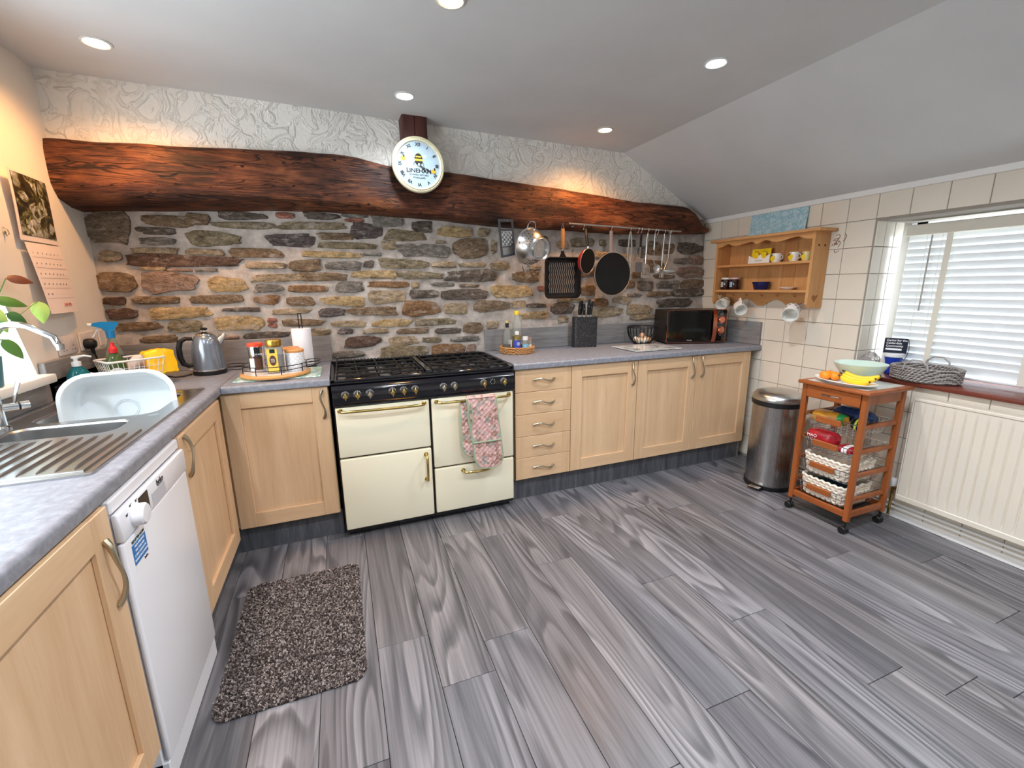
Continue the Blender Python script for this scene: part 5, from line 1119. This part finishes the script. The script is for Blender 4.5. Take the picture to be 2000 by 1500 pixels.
def mug(loc, rot, label, spots, r=.043, h=.088):
    m = thing('mug', label, 'mug', loc, 0, 'mugs hanging under the shelf'); m.rotation_euler = rot
    MB().lathe([(0, 0), (r*.78, 0), (r*.9, .006), (r, .03), (r, h), (r-.004, h), (r-.005, .03), (r*.8, .008), (0, .006)], 26).build('mug_body', WHITEG, m)
    MB().tube([(r-.002, 0, h*.85), (r+.026, 0, h*.82), (r+.032, 0, h*.5), (r+.020, 0, h*.24), (r-.004, 0, h*.2)], [.006, .006, .0055, .006, .006], 8).build('handle', WHITEG, m)
    for i, (a, z, s, c_) in enumerate(spots):
        MB().grid(lambda u, v: ((r+.0012)*math.cos(a+s*(u-.5)/r*(1-.5*abs(2*v-1))), (r+.0012)*math.sin(a+s*(u-.5)/r*(1-.5*abs(2*v-1))), z+s*.8*(v-.5)), 4, 4).build('printed_motif', mat('motif_%d_%d_%d' % c_, c_, .5), m)
sg, dk, pk_ = (110, 120, 90), (50, 44, 44), (196, 110, 110)
mug((4.458, -.318, 1.232), (.35, 1.9, -2.4), 'white mug with green leaf print hanging under the shelf, nearest the microwave', [(PI+.3*i, .03+.012*(i % 3), .018, sg) for i in range(-3, 4)])
mug((4.435, -.465, 1.205), (.3, -1.95, .65), 'white mug with dark spots hanging second under the shelf', [(PI+.5, .05, .012, dk), (PI-.1, .035, .012, dk), (PI+1.2, .06, .012, dk), (PI-1.0, .07, .02, pk_)])
mug((4.435, -.905, 1.200), (.25, 2.0, -2.35), 'larger white mug with floral print hanging at the shelf end', [(PI+.35*i, .025+.018*(abs(i) % 3), .016, (120, 110, 130) if i % 2 else sg) for i in range(-4, 5)], .050, .10)
k = N('blue_floral_board'); _v = k.coord(); k.out(Base_Color=k.ramp(k.noise(_v, 40, 4, .6, 1.5), [(.45, lin((146, 190, 204))), (.56, lin((190, 214, 220)))]), Roughness=.35)
cbm = MB().box(-.22, .22, -.005, .005, 0, .165, .003).build('placemat', k.m, None, False, 35, (4.515, -.64, 1.7025), -PI/2); cbm.rotation_euler = (math.radians(-8), 0, -PI/2); tag(cbm, 'pale blue patterned board leaning on top of the shelf', 'board')
RUST = mat('rust_red_print', (120, 60, 44), .6)
rng = random.Random(3); tr_ = MB()
for i in range(9):
    a = rng.uniform(0, 6); y0, z0 = -1.075+rng.uniform(-.03, .03), 1.61+rng.uniform(-.04, .04)
    tr_.tube([(4.5415, y0+.02*math.cos(a+j*.6)*(1-.1*j), z0+.022*math.sin(a+j*.5)) for j in range(6)], .0016, 5)
tt = tr_.build('tile_transfer', RUST, wr); tt['kind'] = 'stuff'

# ================================================================== pedal bin
bn = thing('pedal_bin', 'tall stainless steel pedal bin beside the trolley', 'bin', (4.268, -1.008, 0))
k = N('bin_steel'); _v = k.coord('Object', (1, 1, .03)); k.out(Base_Color=lin((176, 172, 170)), Metallic=1.0, Roughness=k.ramp(k.noise(_v, 120, 3), [(.3, .24), (.7, .30)])); BINS = k.m
MB().lathe([(.0, .0), (.150, 0), (.153, .006), (.153, .030), (.149, .034)], 44).build('base_ring', BLACKP, bn)
MB().lathe([(.148, .032), (.148, .58)], 44).build('body', BINS, bn)
MB().lathe([(.149, .575), (.156, .58), (.156, .608), (.150, .612)], 44).build('collar', BLACKP, bn)
MB().lathe([(.153, .608), (.155, .615), (.152, .635), (.135, .655), (.10, .668), (.05, .675), (0, .677)], 44).build('lid', STEEL, bn)
pdl = MB().box(-.042, .042, -.196, -.14, .012, .022, .004).build('pedal', BLACKP, bn, False); MB().box(-.036, .036, -.198, -.16, .0215, .0245, .002).build('pedal_plate', STEEL, pdl, False)
pdl.rotation_euler[2] = math.radians(-78)
MB().tube([(.03, .155, .58), (.03, .168, .59), (-.03, .168, .59), (-.03, .155, .58)], .006, 8).build('hinge', BLACKP, bn)

# ================================================================== kitchen trolley
kt2 = thing('kitchen_trolley', 'orange wood kitchen trolley with wire baskets by the radiator', 'trolley', (4.235, -1.470, 0))
lx, ly = .152, .160
for sx in (-1, 1):
    for sy in (-1, 1):
        lg = MB().box(sx*lx-.014, sx*lx+.014, sy*ly-.014, sy*ly+.014, .075, .795, .003).build('leg', CART, kt2, False)
        cs = MB().tube([(sx*lx, sy*ly, .078), (sx*lx, sy*ly, .045)], .006, 8).build('castor', BLACKP, kt2)
        for s2 in (-1, 1): MB().lathe([(0, -.008), (.017, -.008), (.021, -.004), (.021, .004), (.017, .008), (0, .008)], 18, (sx*lx+.011*s2, sy*ly+.006, .021), 'X').build('wheel', BLACKP, cs)
MB().box(-.186, .192, -.192, .192, .795, .815, .006, 2).build('top', CART_H, kt2, True, 40)
MB().box(-.150, .160, -.160, .160, .8148, .8165).build('tile_inlay', mat('pale_grey_tile', (206, 204, 196), .3, var=.05, vscale=10), kt2, False)
dr = MB().box(-.170, -.150, -.143, .143, .722, .792, .003).build('drawer', CART_H, kt2, False)
MB().tube([(-.170, .05, .757), (-.186, .046, .757), (-.192, .02, .756), (-.192, -.02, .756), (-.186, -.046, .757), (-.170, -.05, .757)], .0042, 8).build('handle', CHROME, dr)
for sy in (-1, 1): MB().box(-lx+.012, lx-.012, sy*ly-.008, sy*ly+.008, .735, .792, .002).build('side_rail', CART, kt2, False)
MB().box(lx-.008, lx+.008, -.146, .146, .735, .792, .002).build('back_rail', CART, kt2, False)
MB().box(-lx-.010, -lx+.010, -.146, .146, .095, .130, .002).build('front_rail', CART_H, kt2, False); MB().box(lx-.010, lx+.010, -.146, .146, .095, .130, .002).build('back_rail', CART_H, kt2, False)
for sy in (-1, 1):
    MB().box(-lx+.012, lx-.012, sy*ly-.008, sy*ly+.008, .095, .130, .002).build('side_rail', CART, kt2, False)
    for z in (.60, .46, .325, .185): MB().box(-lx+.012, lx-.012, sy*ly-.006, sy*ly+.010, z, z+.022, .002).build('basket_runner', CART, kt2, False)
MB().box(-.14, .14, -.15, .15, .098, .104).build('bottom_board', mat('dark_board', (58, 50, 48), .6), kt2, False)
for z in (.622, .482, .347, .207):
    bk = MB().tube([(x, y, z) for x, y in rrect(-.158, .140, -.144, .144, .012, 3)], .0028, 6, True).build('wire_basket', CHROME, kt2)
    m = MB()
    for q, s in ((-.035, .96), (-.072, .92)): m.tube([(x, y, z+q) for x, y in rrect(-.150*s, .134*s, -.136*s, .136*s, .02, 3)], .0014, 5, True)
    for i in range(9):
        y = -.12+.03*i; m.tube([(-.150, y, z), (-.138, y*.95, z-.072), (.124, y*.95, z-.072), (.138, y, z)], .0013, 5)
    for i in range(8):
        x = -.12+.034*i; m.tube([(x, -.142, z), (x*.95, -.126, z-.072), (x*.95, .126, z-.072), (x, .142, z)], .0013, 5)
    w = m.build('wire_mesh', CHROME, bk); w['kind'] = 'stuff'
    MB().box(-.174, -.160, -.068, .068, z-.030, z+.004, .003).build('grip', CART_H, bk, False)
# packets and rope baskets in the trolley
def bag(name, label, loc, size, m, seed, rot=0, strips=()):
    t = thing(name, label, 'packet', loc, rot, 'packets in the trolley baskets')
    sx, sy, sz = size
    def f(u, v):
        a = 2*PI*u; z = (v-.5)*2; r = (1-abs(z)**3.0)**.5
        p = Vector((math.copysign(abs(math.cos(a))**.7, math.cos(a))*sx*r, z*sy, math.copysign(abs(math.sin(a))**.8, math.sin(a))*sz*r))
        return tuple(p*(1+.12*noise.noise((p.x*22+seed, p.y*22, p.z*22))))
    MB().grid(f, 28, 16).build('bag', m, t, True, 80)
    for (v0, v1, mm) in strips: MB().grid(lambda u, v: tuple(Vector(f(u, v0+(v1-v0)*v))*1.012), 28, 4).build('printed_band', mm, t, True, 80)
    return t
GOLDP = mat('golden_packet', (214, 150, 50), .3, var=.2, vscale=30, bump=.5, bscale=50); GRNP = mat('green_band', (50, 160, 80), .3)
NAVP = mat('navy_packet', (36, 60, 100), .25, var=.3, vscale=40, bump=.5, bscale=60); REDP = mat('red_packet', (176, 34, 44), .25, var=.2, vscale=30, bump=.5, bscale=60)
bag('snack_packet', 'golden snack packet with green end in the top trolley basket', (4.165, -1.415, .605), (.046, .098, .038), GOLDP, 1, .15, ((.08, .24, GRNP),))
bag('snack_packet', 'navy blue snack packet at the back of the top basket', (4.288, -1.475, .622), (.055, .115, .042), NAVP, 5, -.1)
bag('snack_packet', 'dark snack packet with lime patch at the right of the top basket', (4.170, -1.572, .606), (.045, .040, .032), mat('black_packet', (24, 30, 34), .25, bump=.5, bscale=60), 9, 0, ((.42, .56, mat('lime_patch', (190, 210, 70), .4)),))
rb_ = bag('sweet_packet', 'red sweet packet with yellow edge in the second basket', (4.150, -1.405, .488), (.05, .09, .045), REDP, 3, .1, ((.88, .93, YL),))
text('MAO', .024, PRINTW, rb_, (-.0555, .035, .008), (PI/2, 0, -PI/2)); text('MIX', .022, PRINTW, rb_, (-.0555, .035, -.014), (PI/2, 0, -PI/2))
bag('sweet_packet', 'red and white packet at the right of the second basket', (4.155, -1.545, .458), (.055, .05, .022), REDP, 7, 0, ((.3, .55, PRINTW),))
ROPE = mat('white_cotton_rope', (232, 222, 206), .9, var=.05, vscale=40, bump=.3, bscale=120)
for z, w, hh in ((.278, 'upper', .10), (.137, 'lower', .105)):
    t = thing('rope_basket', 'white woven rope basket in the %s of the two filled trolley baskets' % w, 'basket', (4.218, -1.470, z), 0, 'white rope baskets in the trolley')
    m = MB(); L = []
    for s, zz in ((.88, 0), (.95, hh*.5), (1.0, hh), (.96, hh), (.91, hh*.5), (.84, .005)): L.append([(x*s, y*s, zz) for x, y in rrect(-.125, .115, -.125, .125, .04, 5)])
    n = len(L[0]); m.v = [p for l in L for p in l]; m.f = [(i*n+k_, i*n+(k_+1) % n, (i+1)*n+(k_+1) % n, (i+1)*n+k_) for i in range(5) for k_ in range(n)]+[tuple(range(n)), tuple(5*n+k_ for k_ in range(n))]
    m.build('lining', ROPE, t)
    for r_ in range(7):
        zz = .008+hh*(r_/6.4); s = .90+.10*zz/hh; o = rrect(-.128*s, .118*s, -.128*s, .128*s, .04, 5); N_ = 110; per = []
        L_ = [Vector((a, b, 0)) for a, b in o]; tot = [0]
        for i in range(len(L_)): tot.append(tot[-1]+(L_[(i+1) % len(L_)]-L_[i]).length)
        for i in range(N_):
            d = tot[-1]*i/N_; k_ = max(j for j in range(len(L_)) if tot[j] <= d); p = L_[k_].lerp(L_[(k_+1) % len(L_)], (d-tot[k_])/max(1e-6, tot[k_+1]-tot[k_])); per.append((p.x, p.y, zz+.0042*math.sin(i*PI*.5+r_*PI)))
        MB().tube(per, .0085, 5, True).build('rope_row', ROPE, t)
    for s in (-1, 1): MB().tube([(-.02, s*.126, hh-.01), (-.02, s*.136, hh+.012), (.0, s*.138, hh+.02), (.02, s*.136, hh+.012), (.02, s*.126, hh-.01)], .007, 6).build('handle', ROPE, t)
bag('dark_bundle', 'dark teal bundle inside the lower rope basket', (4.218, -1.470, .205), (.09, .09, .030), mat('teal_dark_cloth', (24, 54, 62), .6, bump=.5, bscale=50), 12)
# on top of the trolley
PZ = .8168
fp = tag(MB().lathe([(0, 0), (.60, 0), (.66, .003), (1.0, .020), (1.0, .024), (.64, .008), (0, .006)], 40, sx=.090, sy=.165).build('oval_plate', WHITEG, None, True, 60, (4.144, -1.475, PZ), math.radians(-6)), 'white oval plate of fruit on the trolley', 'plate')
fp.scale = (1, 1, 1)
fb = tag(MB().lathe([(0, 0), (.055, 0), (.06, .004), (.085, .03), (.118, .078), (.128, .10), (.124, .10), (.080, .032), (.055, .009), (0, .008)], 44).build('fruit_bowl', mat('mint_glaze', (206, 228, 214), .12, coat=.4), None, True, 60, (4.318, -1.440, PZ)), 'pale mint green bowl at the back of the trolley', 'bowl')
ORG = mat('orange_peel', (238, 140, 30), .45, bump=.25, bscale=220)
for i, (x, y, r_, w) in enumerate(((4.140, -1.372, .027, 'orange at the left end of the fruit plate'), (4.165, -1.410, .026, 'orange in the middle beside the first one'), (4.190, -1.362, .025, 'small orange at the back of the plate'))):
    o = MB().ell((0, 0, 0), (r_*1.1, r_*1.1, r_*.92), 20, 12).build('orange', ORG, None, True, 80, (x, y, PZ+.008+r_*.9)); tag(o, w, 'orange', 'oranges on the plate'); MB().ell((0, 0, r_*.92), (.003, .003, .0015), 8, 5).build('stem_end', LEAFG, o)
BAN = mat('banana_skin', (246, 200, 40), .45, var=.06, vscale=14); BTIP = mat('banana_tip', (74, 58, 34), .7)
def banana(loc, rz, tilt, label, L=.155):
    b = thing('banana', label, 'banana', loc, rz, 'bananas on the plate'); pts, rs = [], []
    for i in range(13): t = i/12; a = -1.05+2.1*t; pts.append((0, L*.5*math.sin(a)/math.sin(1.05), .055*(1-math.cos(a))*tilt)); rs.append(.0155*(1-.55*abs(2*t-1)**4))
    MB().tube(pts, rs, 10).build('skin', BAN, b); p0, p1 = Vector(pts[0]), Vector(pts[-1])
    MB().tube([p1, p1+Vector((0, .016, .006))], [.006, .005], 8).build('stalk', BTIP, b); MB().tube([p0, p0+Vector((0, -.005, .003))], [.006, .003], 8).build('tip', BTIP, b)
banana((4.110, -1.545, PZ+.026), math.radians(-8), .6, 'banana at the front of the plate'); banana((4.155, -1.535, PZ+.030), math.radians(4), .8, 'banana in the middle of the bunch'); banana((4.200, -1.525, PZ+.034), math.radians(14), 1.0, 'banana at the back against the mint bowl')

# ================================================================== sill, blind, radiator
SLZ = .8205
GRW = wicker_mat('grey_seagrass', (96, 90, 88), (186, 178, 172), .8)
gb = thing('seagrass_basket', 'oval grey woven basket with two handles on the sill', 'basket', (4.616, -1.605, SLZ), math.radians(4))
MB().lathe([(0, 0), (.9, 0), (.94, .004), (.94, .012), (0, .012)], 40, sx=.115, sy=.155).build('base', GRW, gb)
for i in range(6): braid_ring(1, .010+.0125*i, .0085, 34, gb, GRW, 'woven_row', 1, 1) if False else None
for r_ in range(6):
    for s in (0, 1):
        pts = []
        for i in range(128):
            a = 2*PI*i/128; q = PI*i/2+s*PI+r_*PI; w = 1+.0045*r_; pts.append(((.110*w+.005*math.cos(q))*math.cos(a), (.148*w+.005*math.cos(q))*math.sin(a), .012+.0125*r_+.003*math.sin(q)))
        MB().tube(pts, .0062, 5, True).build('woven_row', GRW, gb)
for s in (-1, 1): MB().tube([(s*.118, -.055, .07), (s*.122, -.05, .10), (s*.122, -.02, .125), (s*.122, .02, .125), (s*.122, .05, .10), (s*.118, .055, .07)], .0045, 8).build('handle', mat('grey_rope_handle', (170, 164, 160), .7), gb)
cb = thing('charity_tin', 'navy and blue charity collection pot on the sill', 'collection pot', (4.690, -1.402, SLZ), math.radians(-62))
MB().lathe([(0, 0), (.030, 0), (.034, .004), (.036, .06), (.044, .10), (.046, .104), (0, .104)], 26).build('pot', mat('cobalt_plastic', (34, 66, 180), .3), cb)
MB().lathe([(.046, .102), (.049, .106), (.049, .122), (.046, .126), (0, .126)], 26).build('collar', WHITEP, cb)
bd_ = MB().box(-.054, .054, -.006, .006, .124, .215, .003).build('sign_board', mat('navy_board', (24, 28, 52), .4), cb, False)
for i, tx in enumerate(('Caring for the', 'Calderdale', 'Community')): text(tx, .0165, PRINTW, bd_, (-.045, -.0066, .202-.017*i), align='LEFT', bold=.0003)
MB().box(-.045, .030, -.0068, -.006, .143, .154).build('web_strip', PRINTW, bd_, False)
MB().tube([(.056, 0, .21), (.062, 0, .16), (.058, 0, .11), (.046, 0, .085)], .0016, 6).build('cord', BLACKP, cb)
k = N('clear_film'); k.out(Base_Color=(.95, .95, .95), Roughness=.08); k.b.inputs['Transmission Weight'].default_value = .9; k.b.inputs['IOR'].default_value = 1.15
def crump(u, v):
    a = 2*PI*u; z = v; r = .045*math.sin(PI*min(1, .12+.8*v))*(1+.5*noise.noise((math.cos(a)*3, math.sin(a)*3, v*6)))
    return (r*math.cos(a), r*1.2*math.sin(a), .002+.125*z)
tag(MB().grid(crump, 30, 14).build('plastic_bag', k.m, None, True, 25, (4.605, -1.325, SLZ)), 'crumpled clear plastic bag behind the collection pot', 'plastic bag')
# venetian blind
SL = N('white_slat'); SL.out(Base_Color=lin((244, 246, 246)), Roughness=.4); _tr = SL.n('ShaderNodeBsdfTranslucent'); _tr.inputs[0].default_value = (.92, .96, .98, 1); _mx = SL.n('ShaderNodeMixShader'); _mx.inputs[0].default_value = .07
SL.t.links.new(SL.b.outputs[0], _mx.inputs[1]); SL.t.links.new(_tr.outputs[0], _mx.inputs[2]); SL.t.links.new(_mx.outputs[0], SL.t.nodes['Material Output'].inputs[0]); SLAT = SL.m
bl = thing('venetian_blind', 'white wooden slat blind in the right window', 'blind', (4.775, -1.955, 0))
MB().box(-.038, -.020, -.655, .628, 1.628, 1.690, .004).box(-.020, .03, -.655, .598, 1.655, 1.69).build('valance', mat('blind_valance', (232, 226, 212), .4), bl, False)
sl0 = None
for i in range(19):
    z = 1.612-.0405*i
    if sl0 is None:
        m = MB().box(-.025, .025, -.645, .622, -.0014, .0014, .0008); m.xf(Matrix.Rotation(math.radians(72), 4, 'Y')); sl0 = o = m.build('slat', SLAT, bl, False)
    else: o = sl0.copy(); C.objects.link(o); o.parent = bl
    o.location = (0, 0, z)
MB().box(-.026, .026, -.645, .588, .838, .850, .003).build('bottom_rail', WHITEP, bl, False)
TAPE = mat('ladder_tape', (232, 226, 212), .8)
for y in (.42, .02, -.40): MB().box(-.0275, -.026, y-.014, y+.014, .842, 1.63).box(.0262, .0275, y-.014, y+.014, .842, 1.63).build('ladder_tape', TAPE, bl, False)
MB().tube([(-.034, .498, 1.625), (-.036, .497, 1.20)], .0042, 8).build('tilt_wand', mat('wand_grey', (170, 166, 158), .5), bl)
for y in (.52, .45): MB().tube([(-.032, y, 1.63), (-.032, y, 1.05)], .0011, 5).build('pull_cord', TAPE, bl)
# radiator with pipes
RAD = mat('radiator_cream', (226, 216, 200), .35)
rd = thing('radiator', 'long cream panel radiator under the right window', 'radiator', (4.46, -1.652, 0))
def radp(u, v):
    y = -.006-u*1.06; z = .160+v*.572; e = 1 if .06 < v < .93 else 0
    ph = ((-y-.03) % .0425)/.0425; g = .009*max(0, 1-abs(ph-.5)*2*4.2)*e
    return (.0+g if .02 < u < .985 else 0, y, z)
m = MB().grid(radp, 400, 24); m.build('front_panel', RAD, rd, True, 50)
MB().box(.008, .026, -1.06, -.0, .155, .735, .003).build('back_panel', RAD, rd, False)
MB().box(-.004, .05, -1.066, .002, .730, .748, .004).build('top_cap', RAD, rd, False)
MB().box(-.004, .006, -1.066, .0, .148, .180, .004).build('bottom_seam', RAD, rd, False); MB().box(-.002, .05, -.004, .003, .15, .745, .002).build('side_cover', RAD, rd, False)
vl = MB().tube([(.03, .0, .20), (.03, .03, .20)], .010, 10).tube([(.03, .035, .20), (.03, .035, .03)], .0075, 10).build('valve', BRASS, rd)
MB().lathe([(.014, .21), (.016, .215), (.016, .25), (.012, .256), (0, .257)], 16, (.03, .035, 0)).build('valve_cap', WHITEP, vl)
for z in (.066, .094): tag(MB().tube([(4.528, -.66, z), (4.528, -4.5, z)], .0085, 8).build('heating_pipe', mat('white_gloss', (236, 234, 230), .4)), 'white heating pipe along the tiled wall, %s of the pair' % ('lower' if z < .08 else 'upper'), 'pipe', 'heating pipes')

# ================================================================== rug
rg = thing('door_mat', 'dark brown speckled rug on the floor before the sink', 'rug', (1.312, -1.255, .0005))
MB().prism(rrect(-.238, .238, -.355, .355, .045, 6), 'Z', 0, .006).build('backing', mat('rug_backing', (40, 34, 32), .9), rg, False)
k = N('speckled_pile'); _v = k.coord(); c_ = k.n('ShaderNodeTexWhiteNoise', noise_dimensions='3D'); _s = k.n('ShaderNodeVectorMath', operation='SNAP'); k.set(_s.inputs[0], _v); _s.inputs[1].default_value = (.006, .006, 1); k.set(c_.inputs['Vector'], _s)
k.out(Base_Color=k.ramp(c_.outputs[0], [(0, lin((56, 49, 47))), (.35, lin((92, 82, 79))), (.7, lin((130, 120, 116))), (.95, lin((184, 174, 168)))]), Roughness=1.0); k.b.inputs['Specular IOR Level'].default_value = .05
m = MB(); rng = random.Random(11)
for i in range(26000):
    x, y = rng.uniform(-.240, .240), rng.uniform(-.357, .357)
    if abs(x) > .195 and abs(y) > .312 and (abs(x)-.195)**2+(abs(y)-.312)**2 > .045**2: continue
    a, h, r_ = rng.uniform(0, 6.28), rng.uniform(.004, .009), .0029; dx, dy = rng.gauss(0, .003), rng.gauss(0, .003); o = len(m.v)
    for j in range(3): m.v.append((x+r_*math.cos(a+2.094*j), y+r_*math.sin(a+2.094*j), .004))
    for j in range(3): m.v.append((x+dx+r_*.7*math.cos(a+.5+2.094*j), y+dy+r_*.7*math.sin(a+.5+2.094*j), .004+h))
    m.f += [(o+3, o+4, o+5)]+[(o+j, o+(j+1) % 3, o+3+(j+1) % 3, o+3+j) for j in range(3)]
me = bpy.data.meshes.new('pile'); me.from_pydata(m.v, [], m.f); me.materials.append(k.m); pile = bpy.data.objects.new('pile', me); C.objects.link(pile); pile.parent = rg; pile['kind'] = 'stuff'

# ================================================================== ceiling spots
def spot(x, y, warm, power, label):
    t = thing('ceiling_spotlight', label, 'spotlight', (x, y, 2.33), 0, 'recessed ceiling spotlights')
    MB().lathe([(.040, -.001), (.050, -.001), (.051, -.004), (.044, -.007), (.039, -.004)], 32, cap=False).build('bezel', mat('spot_bezel', (220, 220, 218), .3), t)
    col = (255, 184, 110) if warm else (236, 244, 253); k = N('spot_lens_%s' % ('warm' if warm else 'cool')) if ('lens', warm) not in _m else None
    if k: k.out(Base_Color=(1, 1, 1)); k.b.inputs['Emission Color'].default_value = lin((255, 214, 160) if warm else col)+(1,); k.b.inputs['Emission Strength'].default_value = 14; _m[('lens', warm)] = k.m
    MB().lathe([(0, -.003), (.040, -.003), (.040, -.0015), (0, -.0015)], 28).build('lens', _m[('lens', warm)], t)
    l = bpy.data.lights.new('spot_light', 'SPOT'); l.energy = power; l.color = lin(col); l.spot_size = math.radians(150); l.spot_blend = .9; l.shadow_soft_size = .04
    o = bpy.data.objects.new('spot_light', l); C.objects.link(o); o.parent = t; o.location = (0, 0, -.02)
spot(.765, -.557, True, 22, 'warm glowing ceiling spotlight nearest the left wall'); spot(2.024, -1.306, True, 10, 'warm ceiling spotlight at the top edge of the photo'); spot(1.984, -.468, False, 13, 'cool white ceiling spotlight above the clock')
spot(3.247, -.381, True, 18, 'warm ceiling spotlight nearest the ceiling fold by the beam'); spot(3.238, -1.284, False, 32, 'cool white ceiling spotlight on the right of the ceiling')
for x, y, w in ((.8, -2.25, 'above the left foreground cabinet'), (2.02, -2.3, 'just in front of the camera'), (3.24, -2.25, 'above the foreground floor on the right'), (2.02, -3.35, 'behind the camera'), (3.24, -3.35, 'behind the camera on the right')):  # unseen fill lamps added to brighten the room, continuing the visible grid
    spot(x, y, False, 38, 'added cool white fill spotlight, out of view, '+w)
